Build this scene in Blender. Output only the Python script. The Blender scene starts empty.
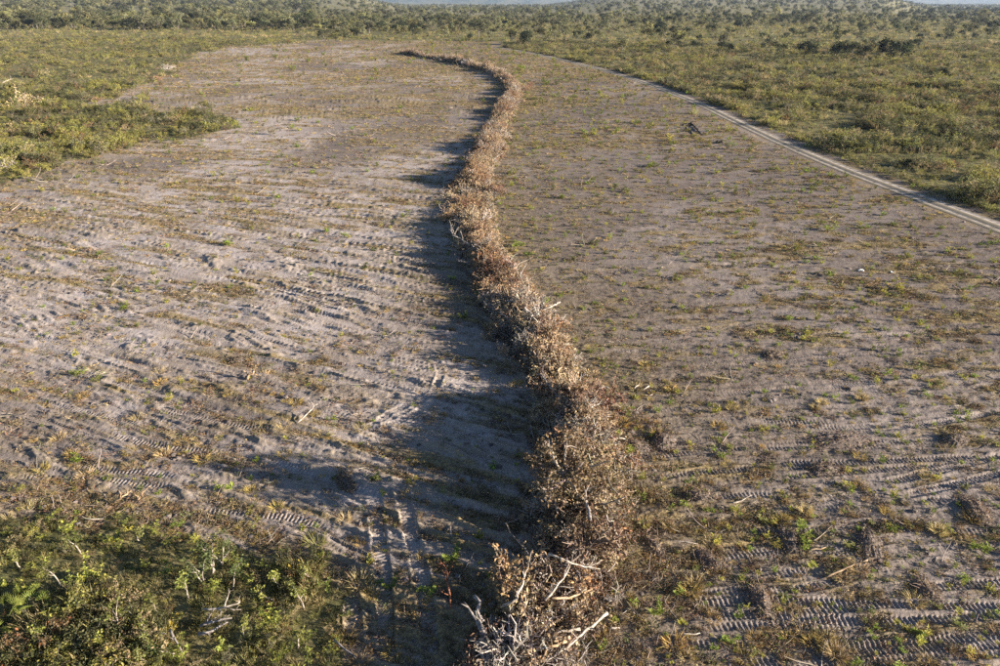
import bpy, math, random
import numpy as np
from mathutils import Vector, Matrix, Euler

RNG = np.random.default_rng(11)
random.seed(11)
SC = bpy.context.scene
COL = SC.collection

# ---------------------------------------------------------------- camera
CAM_H = 20.0
FPX, CXP, CYP, HORIZON = 667.0, 500.0, 333.0, 1.5
PITCH = math.atan((CYP - HORIZON) / FPX)          # below level
cam_data = bpy.data.cameras.new('camera')
cam_data.sensor_width = 36.0
cam_data.lens = 36.0 * FPX / 1000.0
cam_data.clip_start = 0.5
cam_data.clip_end = 40000.0
cam = bpy.data.objects.new('camera', cam_data)
COL.objects.link(cam)
cam.location = (0, 0, CAM_H)
cam.rotation_euler = (math.pi / 2 - PITCH, 0, 0)
SC.camera = cam

# ---------------------------------------------------------------- sky, sun, exposure
SUN_EL = math.radians(14.0)
SHADOW_AZ = math.radians(13.0)                    # shadows fall to -x and a little away (+y)
SUN_DIR = Vector((math.cos(SUN_EL) * math.cos(SHADOW_AZ), -math.cos(SUN_EL) * math.sin(SHADOW_AZ), math.sin(SUN_EL)))
world = bpy.data.worlds.new('World')
SC.world = world
world.use_nodes = True
wn = world.node_tree
sky = wn.nodes.new('ShaderNodeTexSky')
sky.sky_type = 'NISHITA'
sky.sun_disc = False
sky.altitude = 1100.0
sky.air_density = 0.75
sky.dust_density = 0.4
sky.ozone_density = 2.0
sky.sun_elevation = SUN_EL
sky.sun_rotation = math.atan2(SUN_DIR.x, SUN_DIR.y)
wn.links.new(sky.outputs[0], wn.nodes['Background'].inputs[0])
wn.nodes['Background'].inputs[1].default_value = 0.05
sun_data = bpy.data.lights.new('sun', 'SUN')
sun_data.energy = 5.0
sun_data.angle = math.radians(0.55)
sun_data.color = (1.0, 0.89, 0.76)
sun = bpy.data.objects.new('sun', sun_data)
COL.objects.link(sun)
sun.rotation_euler = SUN_DIR.to_track_quat('Z', 'Y').to_euler()
SC.view_settings.view_transform = 'Standard'
SC.view_settings.look = 'None'
SC.view_settings.gamma = 1.0
SC.view_settings.exposure = 1.85
try:
    SC.cycles.max_bounces = 6
    SC.cycles.diffuse_bounces = 3
    SC.cycles.transmission_bounces = 3
    SC.cycles.volume_bounces = 0
    SC.cycles.sample_clamp_direct = 5.0
    SC.cycles.sample_clamp_indirect = 1.5
    SC.cycles.use_denoising = False
except Exception:
    pass


# ================================================================= maths helpers
def G(px, py, z=0.0):
    """photo pixel -> point on the level plane z"""
    a, b = (px - CXP) / FPX, (py - CYP) / FPX
    cp, sp = math.cos(PITCH), math.sin(PITCH)
    d = (a, cp - b * sp, -sp - b * cp)
    t = (z - CAM_H) / d[2]
    return np.array((d[0] * t, d[1] * t))


def project(x, y, z=0.0):
    cp, sp = math.cos(PITCH), math.sin(PITCH)
    dz = z - CAM_H
    depth = y * cp - dz * sp
    up = y * sp + dz * cp
    depth = np.maximum(depth, 1e-3)
    return CXP + FPX * x / depth, CYP - FPX * up / depth, depth


def _hash(ix, iy, seed):
    h = (ix.astype(np.int64) * 374761393 + iy.astype(np.int64) * 668265263 + seed * 974634541) & 0xFFFFFFFF
    h = ((h ^ (h >> 13)) * 1274126177) & 0xFFFFFFFF
    return ((h ^ (h >> 16)) & 0xFFFF) / 65535.0


def vnoise(x, y, seed=0):
    x = np.asarray(x, float); y = np.asarray(y, float)
    ix = np.floor(x); iy = np.floor(y)
    fx = x - ix; fy = y - iy
    fx = fx * fx * (3 - 2 * fx); fy = fy * fy * (3 - 2 * fy)
    a = _hash(ix, iy, seed); b = _hash(ix + 1, iy, seed)
    c = _hash(ix, iy + 1, seed); d = _hash(ix + 1, iy + 1, seed)
    return (a + (b - a) * fx) * (1 - fy) + (c + (d - c) * fx) * fy


def fbm(x, y, seed=0, octv=3):
    s = 0; a = 0.5; n = 0
    for i in range(octv):
        s = s + a * vnoise(x * 2 ** i + 17.3 * i, y * 2 ** i - 9.1 * i, seed + i); n += a; a *= 0.5
    return s / n


def sstep(a, b, x):
    t = np.clip((np.asarray(x, float) - a) / (b - a), 0, 1)
    return t * t * (3 - 2 * t)


def inpoly(x, y, poly):
    x = np.asarray(x, float); y = np.asarray(y, float)
    r = np.zeros(x.shape, bool)
    n = len(poly)
    for i in range(n):
        x1, y1 = poly[i]; x2, y2 = poly[(i + 1) % n]
        if y1 == y2:
            continue
        c = ((y1 > y) != (y2 > y)) & (x < (x2 - x1) * (y - y1) / (y2 - y1) + x1)
        r ^= c
    return r


def smooth_line(pts, step):
    """resampled Catmull-Rom through the points"""
    P = np.array(pts, float)
    P = np.vstack([2 * P[0] - P[1], P, 2 * P[-1] - P[-2]])
    out = []
    for i in range(1, len(P) - 2):
        p0, p1, p2, p3 = P[i - 1], P[i], P[i + 1], P[i + 2]
        n = max(2, int(np.linalg.norm(p2 - p1) / step))
        for t in np.arange(n) / n:
            out.append(0.5 * (2 * p1 + (p2 - p0) * t + (2 * p0 - 5 * p1 + 4 * p2 - p3) * t * t + (3 * p1 - p0 - 3 * p2 + p3) * t ** 3))
    out.append(P[-2])
    return np.array(out)


# ================================================================= plan of the place (metres, camera over the origin)
TRACK = smooth_line([G(*p) for p in [(496, 47), (530, 53), (562, 60), (610, 71.5), (660, 88), (700, 104), (760, 132), (830, 163), (900, 190), (1000, 227)]] + [np.array((50.8, 48.)), np.array((51.5, 30.)), np.array((51.8, 0.)), np.array((52., -20.))], 1.0)
_tk = TRACK[np.argsort(TRACK[:, 1])]


def track_x(y):
    return np.interp(y, _tk[:, 1], _tk[:, 0])


ROW = smooth_line([G(px, py, 0.8) for px, py in [(402, 51), (425, 55), (455, 60), (484, 67), (503, 76), (514, 87), (508, 100), (501, 115), (492, 135), (480, 160), (471, 185), (470, 210), (478, 238), (495, 268), (512, 296), (530, 326), (551, 358), (567, 390), (579, 420), (583, 455), (583, 490), (578, 525), (562, 560), (543, 600), (526, 640), (511, 675)]] + [np.array((0.6, 11.)), np.array((-0.4, 6.))], 0.5)

LEFT_SCRUB = [G(*p) for p in [(-500, 262), (-200, 215), (0, 184), (40, 175), (90, 156), (150, 143), (200, 135), (236, 127), (228, 117), (150, 111), (100, 107.5), (72, 105), (95, 101), (130, 90), (160, 72), (185, 58), (215, 48), (300, 42.5), (300, 34), (-500, 34)]]
NEAR_SCRUB = [G(*p) for p in [(-500, 470), (0, 506), (60, 512), (120, 524), (200, 545), (250, 557), (300, 566), (342, 588), (352, 640), (350, 700), (340, 900), (-500, 900)]]


def far_edge(x):
    return 405 + 25 * np.clip(-x / 150, -1, 1.6)


def terrain(x, y):
    """broad lie of the land"""
    x = np.asarray(x, float); y = np.asarray(y, float)
    d = np.hypot(x, y)
    z = 0.35 * (fbm(x / 28, y / 28, 5, 2) - 0.5) * sstep(8, 60, d)
    s = x / np.maximum(y, 1.0)                      # bearing
    left = 1 - sstep(-0.22, -0.12, s)
    mid = sstep(0.05, 0.17, s) * (1 - sstep(0.50, 0.58, s))
    rise = np.maximum(left, mid * 0.9) * (0.8 + 0.4 * fbm(s * 9 + 40, d / 900, 8, 2))
    z = z + rise * 44 * sstep(700, 3600, d) + 3.0 * (fbm(x / 260, y / 260, 9, 2) - 0.5) * sstep(450, 1200, d)
    return z


def zone(x, y):
    """0 cleared soil, 1 right scrub, 2 left scrub, 3 near scrub, 4 beyond the clearing"""
    x = np.asarray(x, float); y = np.asarray(y, float)
    d = np.hypot(x, y)
    w = np.clip(d / 60, .35, 3.5)
    wx = x + (fbm(x / 2.2 / w, y / 2.2 / w, 31) - .5) * 4.6 * w
    wy = y + (fbm(x / 2.2 / w, y / 2.2 / w, 37) - .5) * 6.4 * w
    z = np.zeros(x.shape, int)
    z[inpoly(wx, wy, NEAR_SCRUB)] = 3
    z[inpoly(wx, wy, LEFT_SCRUB)] = 2
    z[(x > track_x(y) + 3.4 + .9 * (fbm(x / 3, y / 3, 33) - .5)) & (y < 420) & (y > -20)] = 1
    z[wy > far_edge(x)] = 4
    z[(d > 330) & (x < -150)] = np.where(z[(d > 330) & (x < -150)] == 0, 4, z[(d > 330) & (x < -150)])
    return z


# ================================================================= ruts pressed into the soil
RUTS = []          # (polyline, half width, strength)


def rut(px_pts, hw=0.21, k=1.0, pair=0.0):
    P = smooth_line([G(*p) for p in px_pts], 0.25)
    RUTS.append((P, hw, k))
    if pair:
        t = np.gradient(P, axis=0); t /= np.linalg.norm(t, axis=1)[:, None] + 1e-9
        RUTS.append((P + np.stack([-t[:, 1], t[:, 0]], 1) * pair, hw, k))


rut([(560, 462), (650, 456), (740, 449), (830, 446), (905, 446)], k=1.1)
rut([(640, 480), (720, 471), (800, 467), (835, 466)], k=1.1)
rut([(640, 604), (720, 602), (790, 603)], k=1.0)
rut([(700, 598), (768, 600), (850, 603), (930, 606), (1040, 607)], k=1.2)
rut([(700, 612), (775, 616), (860, 621), (930, 620), (1040, 612)], k=1.3)
rut([(790, 640), (880, 642), (960, 636), (1040, 627)], k=1.0)
rut([(770, 510), (835, 504), (880, 499), (930, 490), (1030, 466)], k=1.3)
rut([(850, 484), (900, 480), (950, 468), (1030, 448)], k=1.1)
rut([(750, 511), (850, 506), (960, 499), (1040, 494)], k=1.2)
rut([(745, 545), (790, 563), (800, 575)], k=1.0)
rut([(880, 590), (950, 586), (1040, 580)], k=1.0)
rut([(700, 660), (800, 663), (920, 655), (1040, 650)], k=1.0)
rut([(620, 640), (700, 645), (760, 640)], k=.9)
rut([(700, 395), (800, 388), (900, 380), (1000, 366)], k=.9)
rut([(690, 421), (780, 420), (850, 425)], k=.9)
rut([(700, 362), (820, 357), (1000, 345)], k=.9)
rut([(640, 340), (780, 336), (900, 330)], k=.8)
rut([(720, 310), (860, 312), (1000, 305)], k=.8)
rut([(880, 430), (950, 421), (1030, 405)], k=1.0)
rut([(0, 478), (60, 477), (120, 481), (180, 489)], k=1.2, pair=.75)
rut([(90, 430), (130, 440), (180, 448), (240, 452)], k=1.2)
rut([(150, 400), (210, 420), (290, 432)], k=1.0)
rut([(160, 512), (230, 512), (300, 520), (350, 540)], k=1.2)
rut([(330, 430), (370, 425), (395, 410), (430, 395), (440, 370), (425, 348), (390, 335)], k=.55)
rut([(345, 440), (400, 430), (450, 405)], k=1.1, pair=.8)
rut([(250, 455), (330, 478), (400, 500)], k=1.0)
rut([(372, 470), (378, 530), (384, 590), (388, 680)], hw=.3, k=.9)
rut([(398, 470), (410, 530), (424, 590), (434, 680)], hw=.3, k=.9)
rut([(345, 560), (352, 610), (356, 680)], hw=.3, k=1.0)
rut([(0, 330), (90, 345), (200, 362)], k=.9)
rut([(260, 285), (310, 296), (360, 310)], k=1.0)
rut([(255, 300), (300, 310), (350, 322)], k=1.0)
for i in range(15):
    y0 = 432 + i * 16.5 + RNG.uniform(-5, 5); x0 = RNG.uniform(640, 760); sl = RNG.uniform(-.10, .03); L = RNG.uniform(200, 420)
    rut([(x0, y0), (x0 + L * .35, y0 + L * .35 * sl + RNG.uniform(-4, 4)), (x0 + L * .7, y0 + L * .7 * sl + RNG.uniform(-5, 3)), (x0 + L, y0 + L * sl * 1.4)], k=RNG.uniform(.6, 1.05))
for i in range(16):
    x0, y0 = RNG.uniform(-40, 420), RNG.uniform(190, 430)
    L = RNG.uniform(60, 160); s = RNG.uniform(.08, .26)
    rut([(x0, y0), (x0 + L * .5, y0 + L * .5 * s + RNG.uniform(-3, 3)), (x0 + L, y0 + L * s)], k=RNG.uniform(.6, 1))
for i in range(14):
    x0, y0 = RNG.uniform(560, 950), RNG.uniform(240, 420)
    L = RNG.uniform(60, 220); s = RNG.uniform(-.12, .04)
    rut([(x0, y0), (x0 + L * .5, y0 + L * .5 * s + RNG.uniform(-3, 3)), (x0 + L, y0 + L * s)], k=RNG.uniform(.6, 1))


# ================================================================= materials
def newmat(name):
    m = bpy.data.materials.new(name)
    m.use_nodes = True
    nt = m.node_tree
    nt.nodes.clear()
    out = nt.nodes.new('ShaderNodeOutputMaterial')
    return m, nt, out


def nd(nt, kind, **kw):
    n = nt.nodes.new(kind)
    for k, v in kw.items():
        if k.startswith('i_'):
            key = k[2:]
            n.inputs[int(key) if key.isdigit() else key].default_value = v
        else:
            setattr(n, k, v)
    return n


def mixc(nt, fac, a, b, blend='MIX'):
    n = nt.nodes.new('ShaderNodeMix'); n.data_type = 'RGBA'; n.blend_type = blend
    for sock, v in ((n.inputs[0], fac), (n.inputs[6], a), (n.inputs[7], b)):
        if hasattr(v, 'is_linked'):
            nt.links.new(v, sock)
        else:
            sock.default_value = v if not isinstance(v, tuple) or len(v) == 4 else (*v, 1)
    return n.outputs[2]


def math_(nt, op, a, b=None, clamp=False):
    n = nt.nodes.new('ShaderNodeMath'); n.operation = op; n.use_clamp = clamp
    for sock, v in ((n.inputs[0], a), (n.inputs[1], b)):
        if v is None: continue
        if hasattr(v, 'is_linked'): nt.links.new(v, sock)
        else: sock.default_value = v
    return n.outputs[0]


def ramp(nt, fac, lo, hi):
    n = nt.nodes.new('ShaderNodeMapRange'); n.interpolation_type = 'SMOOTHSTEP'
    nt.links.new(fac, n.inputs[0]); n.inputs[1].default_value = lo; n.inputs[2].default_value = hi
    return n.outputs[0]


def noise(nt, vec, scale, detail=4, rough=.55):
    n = nt.nodes.new('ShaderNodeTexNoise')
    n.inputs['Scale'].default_value = scale; n.inputs['Detail'].default_value = detail; n.inputs['Roughness'].default_value = rough
    nt.links.new(vec, n.inputs['Vector'])
    return n.outputs['Fac']


def plant_material(name, translucent=0.3, rough=0.6, vary=0.35):
    """colour from the mesh's own leaf colours, varied plant by plant"""
    m, nt, out = newmat(name)
    at = nd(nt, 'ShaderNodeAttribute', attribute_name='Col')
    oi = nd(nt, 'ShaderNodeObjectInfo')
    hsv = nd(nt, 'ShaderNodeHueSaturation')
    nt.links.new(at.outputs['Color'], hsv.inputs['Color'])
    v = math_(nt, 'MULTIPLY_ADD', oi.outputs['Random'], 2 * vary); v.node.inputs[2].default_value = 1 - vary
    nt.links.new(v, hsv.inputs['Value'])
    r2 = math_(nt, 'FRACT', math_(nt, 'MULTIPLY', oi.outputs['Random'], 17.31))
    h = math_(nt, 'MULTIPLY_ADD', r2, 0.026); h.node.inputs[2].default_value = 0.484
    nt.links.new(h, hsv.inputs['Hue'])
    p = nd(nt, 'ShaderNodeBsdfPrincipled')
    p.inputs['Roughness'].default_value = rough
    p.inputs['Specular IOR Level'].default_value = 0.25
    nt.links.new(hsv.outputs[0], p.inputs['Base Color'])
    if translucent:
        t = nd(nt, 'ShaderNodeBsdfTranslucent'); nt.links.new(hsv.outputs[0], t.inputs[0])
        mx = nd(nt, 'ShaderNodeMixShader'); mx.inputs[0].default_value = translucent
        nt.links.new(p.outputs[0], mx.inputs[1]); nt.links.new(t.outputs[0], mx.inputs[2])
        nt.links.new(mx.outputs[0], out.inputs[0])
    else:
        nt.links.new(p.outputs[0], out.inputs[0])
    return m


def soil_nodes(nt, out, road=False):
    geo = nd(nt, 'ShaderNodeNewGeometry')
    pos = geo.outputs['Position']
    litter = nd(nt, 'ShaderNodeAttribute', attribute_name='litter').outputs['Fac']
    scrub = nd(nt, 'ShaderNodeAttribute', attribute_name='scrub').outputs['Fac']
    pale = nd(nt, 'ShaderNodeAttribute', attribute_name='pale').outputs['Fac']
    n1 = noise(nt, pos, 0.35, 5); n2 = noise(nt, pos, 2.6, 5, .65); n3 = noise(nt, pos, 9.0, 4, .7); n4 = noise(nt, pos, .03, 3)
    sand = mixc(nt, ramp(nt, n2, .3, .7), (0.330, 0.282, 0.256), (0.480, 0.424, 0.394))
    sand = mixc(nt, ramp(nt, n1, .35, .65), sand, (0.350, 0.290, 0.246))
    dark = mixc(nt, ramp(nt, n3, .3, .7), (0.112, 0.089, 0.073), (0.202, 0.164, 0.140))
    soil = mixc(nt, pale, dark, sand)
    straw = mixc(nt, ramp(nt, n3, .35, .62), (0.085, 0.060, 0.032), (0.310, 0.235, 0.115))
    straw = mixc(nt, math_(nt, 'MULTIPLY', ramp(nt, n2, .55, .8), .35), straw, (0.15, 0.15, 0.05))
    lf = math_(nt, 'MULTIPLY', litter, ramp(nt, math_(nt, 'ADD', n3, math_(nt, 'MULTIPLY', n2, .5)), (.36), .78))
    col = mixc(nt, lf, soil, straw)
    floor = mixc(nt, ramp(nt, n2, .35, .65), (0.110, 0.094, 0.042), (0.260, 0.222, 0.105))
    floor = mixc(nt, math_(nt, 'MULTIPLY', ramp(nt, n1, .48, .62), .75), floor, (0.075, 0.080, 0.034))
    floor = mixc(nt, math_(nt, 'MULTIPLY', ramp(nt, n4, .4, .6), .5), floor, (0.150, 0.142, 0.056))
    wood = nd(nt, 'ShaderNodeAttribute', attribute_name='wood').outputs['Fac']
    floor = mixc(nt, wood, floor, (0.215, 0.192, 0.100))
    col = mixc(nt, scrub, col, floor)
    bs = nd(nt, 'ShaderNodeBump'); bs.inputs['Strength'].default_value = .8; bs.inputs['Distance'].default_value = .05
    nf = math_(nt, 'ADD', n3, math_(nt, 'MULTIPLY', noise(nt, pos, 34, 3, .6), .4))
    nt.links.new(nf, bs.inputs['Height'])
    p = nd(nt, 'ShaderNodeBsdfPrincipled'); p.inputs['Roughness'].default_value = .95; p.inputs['Specular IOR Level'].default_value = .1
    nt.links.new(col, p.inputs['Base Color']); nt.links.new(bs.outputs[0], p.inputs['Normal'])
    nt.links.new(p.outputs[0], out.inputs[0])


M_SOIL, nt, out = newmat('cleared_sandy_soil'); soil_nodes(nt, out)

M_ROAD, nt, out = newmat('pale_sand_road')
pos = nd(nt, 'ShaderNodeNewGeometry').outputs['Position']
wheel = nd(nt, 'ShaderNodeAttribute', attribute_name='wheel').outputs['Fac']
n2 = noise(nt, pos, 1.3, 4); n3 = noise(nt, pos, 6, 4)
c = mixc(nt, n3, (0.15, 0.13, 0.08), (0.24, 0.20, 0.15))
c = mixc(nt, math_(nt, 'MULTIPLY', wheel, ramp(nt, n2, .32, .62)), c, (0.54, 0.475, 0.42))
p = nd(nt, 'ShaderNodeBsdfPrincipled'); p.inputs['Roughness'].default_value = .95; p.inputs['Specular IOR Level'].default_value = .1
nt.links.new(c, p.inputs['Base Color']); nt.links.new(p.outputs[0], out.inputs[0])

M_LEAF = plant_material('living_leaves', .42)
M_FAR_LEAF = plant_material('tree_leaves', .3, vary=.55)
M_DRY = plant_material('dry_leaves', .18, .8, .35)
M_BARK = plant_material('bark_and_twigs', 0, .85, .25)
M_CLOD = plant_material('soil_clod', 0, .95, .3)

M_HILL, nt, out = newmat('wooded_hill')
pos = nd(nt, 'ShaderNodeNewGeometry').outputs['Position']
c = mixc(nt, ramp(nt, noise(nt, pos, .006, 5), .4, .6), (0.035, 0.05, 0.025), (0.10, 0.10, 0.05))
p = nd(nt, 'ShaderNodeBsdfPrincipled'); p.inputs['Roughness'].default_value = 1
nt.links.new(c, p.inputs['Base Color']); nt.links.new(p.outputs[0], out.inputs[0])


def plain_material(name, a, b, scale, rough=.8):
    m, nt, out = newmat(name)
    co = nd(nt, 'ShaderNodeTexCoord').outputs['Object']
    c = mixc(nt, ramp(nt, noise(nt, co, scale, 5, .65), .35, .65), a, b)
    p = nd(nt, 'ShaderNodeBsdfPrincipled'); p.inputs['Roughness'].default_value = rough; p.inputs['Specular IOR Level'].default_value = .2
    bs = nd(nt, 'ShaderNodeBump'); bs.inputs['Strength'].default_value = .5; bs.inputs['Distance'].default_value = .02
    nt.links.new(noise(nt, co, scale * 3, 4), bs.inputs['Height']); nt.links.new(bs.outputs[0], p.inputs['Normal'])
    nt.links.new(c, p.inputs['Base Color']); nt.links.new(p.outputs[0], out.inputs[0])
    return m


M_PALEWOOD = plain_material('bleached_wood', (0.22, 0.18, 0.14), (0.52, 0.45, 0.375), 5)
M_TANWOOD = plain_material('tan_wood', (0.22, 0.14, 0.08), (0.46, 0.34, 0.21), 5)
M_GREYWOOD = plain_material('grey_wood', (0.13, 0.11, 0.10), (0.33, 0.29, 0.26), 5)
M_REDWOOD = plain_material('rusty_red_wood', (0.20, 0.07, 0.035), (0.34, 0.15, 0.08), 5)
M_CHAR = plain_material('charred_wood', (0.02, 0.017, 0.016), (0.09, 0.075, 0.062), 5)
M_WHITE = plain_material('white_plastic_scrap', (0.75, 0.75, 0.73), (0.85, 0.85, 0.82), 6, .5)


# ================================================================= mesh builder
class MB:
    def __init__(s):
        s.v, s.f, s.c, s.m, s.n = [], [], [], [], 0

    def add(s, verts, faces, col, mat=0):
        verts = np.asarray(verts, float)
        s.v.append(verts)
        s.f += [tuple(i + s.n for i in f) for f in faces]
        s.m += [mat] * len(faces)
        col = np.asarray(col, float)
        s.c.append(np.tile(col, (len(verts), 1)) if col.ndim == 1 else col)
        s.n += len(verts)

    def tube(s, pts, rad, col, mat=0, sides=4):
        pts = np.asarray(pts, float); n = len(pts)
        rad = np.broadcast_to(np.asarray(rad, float), (n,))
        tan = np.gradient(pts, axis=0); tan /= np.linalg.norm(tan, axis=1)[:, None] + 1e-9
        ref = np.array((0.31, 0.22, 0.93)) if abs(tan[0][2]) < .8 else np.array((.95, .2, .1))
        V = []
        for i in range(n):
            a = np.cross(tan[i], ref); a /= np.linalg.norm(a) + 1e-9; b = np.cross(tan[i], a)
            for k in range(sides):
                th = 2 * math.pi * k / sides
                V.append(pts[i] + rad[i] * (a * math.cos(th) + b * math.sin(th)))
        F = [(i * sides + k, i * sides + (k + 1) % sides, (i + 1) * sides + (k + 1) % sides, (i + 1) * sides + k) for i in range(n - 1) for k in range(sides)]
        F.append(tuple(range(sides))[::-1]); F.append(tuple((n - 1) * sides + k for k in range(sides)))
        s.add(V, F, col, mat)

    def leaf(s, p, d, nrm, L, W, col, mat=0):
        p = np.asarray(p, float)
        d = np.asarray(d, float); d = d / (np.linalg.norm(d) + 1e-9)
        sd = np.cross(d, nrm); q = np.linalg.norm(sd)
        if q < 1e-4:
            sd = np.cross(d, (.3, .9, .2)); q = np.linalg.norm(sd)
        sd /= q; up = np.cross(sd, d)
        s.add([p, p + d * L * .5 + sd * W * .5, p + d * L - up * L * .12, p + d * L * .5 - sd * W * .5 + up * W * .15], [(0, 1, 2, 3)], col, mat)

    def mesh(s, name, mats, smooth=False):
        me = bpy.data.meshes.new(name)
        me.from_pydata(np.vstack(s.v).tolist(), [], s.f)
        at = me.color_attributes.new('Col', 'FLOAT_COLOR', 'POINT')
        c = np.ones((s.n, 4)); c[:, :3] = np.vstack(s.c)
        at.data.foreach_set('color', c.ravel())
        for m in mats: me.materials.append(m)
        me.polygons.foreach_set('material_index', s.m)
        if smooth: me.polygons.foreach_set('use_smooth', [True] * len(me.polygons))
        me.update()
        return me


def unit(v):
    v = np.asarray(v, float); return v / (np.linalg.norm(v) + 1e-9)


def rdir(r, zmin=-1., zmax=1.):
    z = r.uniform(zmin, zmax); a = r.uniform(0, 2 * math.pi); q = math.sqrt(max(0, 1 - z * z))
    return np.array((q * math.cos(a), q * math.sin(a), z))


def jit(r, col, k=.25):
    return np.clip(np.asarray(col) * r.uniform(1 - k, 1 + k) * r.uniform(.93, 1.07, 3), 0, 1)


def bent(r, p, d, L, n, wig, droop=0.):
    pts = [np.asarray(p, float)]; d = unit(d)
    for i in range(n):
        d = unit(d + r.normal(0, wig, 3) + np.array((0, 0, -droop)))
        pts.append(pts[-1] + d * L / n)
    return np.array(pts), d


# ---------------------------------------------------------------- plant forms (each returns builder(s))
def dead_shrub(seed, leafcol, twigcol, leaves=420, size=1.0, stems=12, leaf_l=.075):
    r = np.random.default_rng(seed)
    tw, lf = MB(), MB()
    ends = []
    for i in range(stems):
        d = rdir(r, .05, .95)
        pts, e = bent(r, r.normal(0, .08, 3) * (1, 1, 0), d, size * r.uniform(.6, 1.1), 4, .16)
        tw.tube(pts, np.linspace(.036, .013, 5) * size, jit(r, twigcol), 0, 3)
        for k in range(r.integers(3, 6)):
            j = r.integers(1, 5)
            q, e2 = bent(r, pts[j], unit(e * .6 + rdir(r) * .9), size * r.uniform(.2, .5), 2, .2)
            tw.tube(q, np.linspace(.019, .008, 3) * size, jit(r, twigcol, .35), 0, 3)
            ends += [q[1], q[2]]
        ends.append(pts[-1])
    for i in range(leaves):
        p = ends[r.integers(len(ends))] + r.normal(0, .06 * size, 3)
        lf.leaf(p, rdir(r), rdir(r), leaf_l * r.uniform(.6, 1.4), leaf_l * r.uniform(.35, .7), jit(r, leafcol, .4))
    return tw, lf


def green_shrub(seed, leafcol, h=.9, w=.6, leaves=260, leaf_l=.12, twig=(.16, .13, .10), accents=()):
    r = np.random.default_rng(seed)
    tw, lf = MB(), MB()
    ends = []
    for i in range(r.integers(6, 10)):
        d = unit(rdir(r, .45, .95) * (w / h * 1.4, w / h * 1.4, 1))
        pts, e = bent(r, r.normal(0, .05, 3) * (1, 1, 0), d, h * r.uniform(.6, 1.0), 4, .12)
        tw.tube(pts, np.linspace(.018, .006, 5), jit(r, twig), 0, 3)
        for k in range(4):
            j = r.integers(2, 5)
            q, e2 = bent(r, pts[j], unit(e + rdir(r) * .9), h * r.uniform(.15, .35), 2, .15)
            tw.tube(q, np.linspace(.008, .003, 3), jit(r, twig), 0, 3)
            ends += [q[1], q[2], q[2]]
    for i in range(leaves):
        p = ends[r.integers(len(ends))] + r.normal(0, .05, 3)
        p[2] = max(p[2], .04)
        c = leafcol if not accents or r.random() > .12 else accents[r.integers(len(accents))]
        lf.leaf(p, unit(rdir(r, -.3, .9)), rdir(r, .0, 1), leaf_l * r.uniform(.6, 1.3), leaf_l * r.uniform(.4, .65), jit(r, c, .35))
    return tw, lf


def tuft(seed, col, h=.3, n=46, spread=.14, w=.014, lean=.55):
    r = np.random.default_rng(seed)
    b = MB()
    for i in range(n):
        a = r.uniform(0, 2 * math.pi); rr = spread * math.sqrt(r.random())
        p = np.array((rr * math.cos(a), rr * math.sin(a), -.02))
        d = unit((math.cos(a) * lean * r.uniform(.3, 1.5), math.sin(a) * lean * r.uniform(.3, 1.5), 1))
        L = h * r.uniform(.6, 1.25)
        sd = unit(np.cross(d, rdir(r))) * w * .5
        m = p + d * L * .55; t = p + d * L + np.array((math.cos(a), math.sin(a), -.7)) * L * .25 * r.random()
        b.add([p - sd, p + sd, m + sd, t, m - sd], [(0, 1, 2, 4), (4, 2, 3)], jit(r, col, .35))
    return b


def sprout(seed, col, h=.3, n=34, leaf_l=.15):
    r = np.random.default_rng(seed)
    b = MB()
    for i in range(5):
        pts, e = bent(r, r.normal(0, .04, 3) * (1, 1, 0), rdir(r, .5, .95), h * r.uniform(.6, 1), 3, .1)
        b.tube(pts, np.linspace(.008, .004, 4), jit(r, (.12, .12, .05)), 0, 3)
        for k in range(n // 5):
            j = r.integers(1, 4)
            b.leaf(pts[j], unit(rdir(r, -.1, .7)), (0, 0, 1), leaf_l * r.uniform(.6, 1.2), leaf_l * .5, jit(r, col, .3))
    return b


def clod(seed, col=(.17, .135, .115), flat=.55):
    r = np.random.default_rng(seed)
    b = MB()
    V, F = [], []
    n = 7
    V.append((0, 0, flat * r.uniform(.8, 1.1)))
    for ring, (rad, z) in enumerate(((.55, .75), (.95, .3), (1.0, -.3))):
        for k in range(n):
            a = 2 * math.pi * (k + .5 * ring) / n; q = rad * r.uniform(.72, 1.2)
            V.append((q * math.cos(a), q * math.sin(a), z * flat * r.uniform(.75, 1.2)))
    for k in range(n): F.append((0, 1 + k, 1 + (k + 1) % n))
    for ring in range(2):
        for k in range(n):
            F.append((1 + ring * n + k, 1 + (ring + 1) * n + k, 1 + (ring + 1) * n + (k + 1) % n, 1 + ring * n + (k + 1) % n))
    b.add(V, F, [jit(r, col, .2) for _ in V])
    return b


def litter_patch(seed, leafcol, n=40, rad=.35, twigs=7):
    r = np.random.default_rng(seed)
    b = MB()
    for i in range(n):
        p = np.append(r.normal(0, rad * .5, 2), r.uniform(.0, .06))
        b.leaf(p, rdir(r, -.2, .6), rdir(r, .2, 1), r.uniform(.05, .14), r.uniform(.015, .05), jit(r, leafcol, .45))
    for i in range(twigs):
        p = np.append(r.normal(0, rad * .5, 2), .02)
        pts, e = bent(r, p, rdir(r, -.05, .35), r.uniform(.15, .45), 2, .2)
        b.tube(pts, (.009, .007, .004), jit(r, (.25, .20, .15), .4), 0, 3)
    return b


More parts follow.
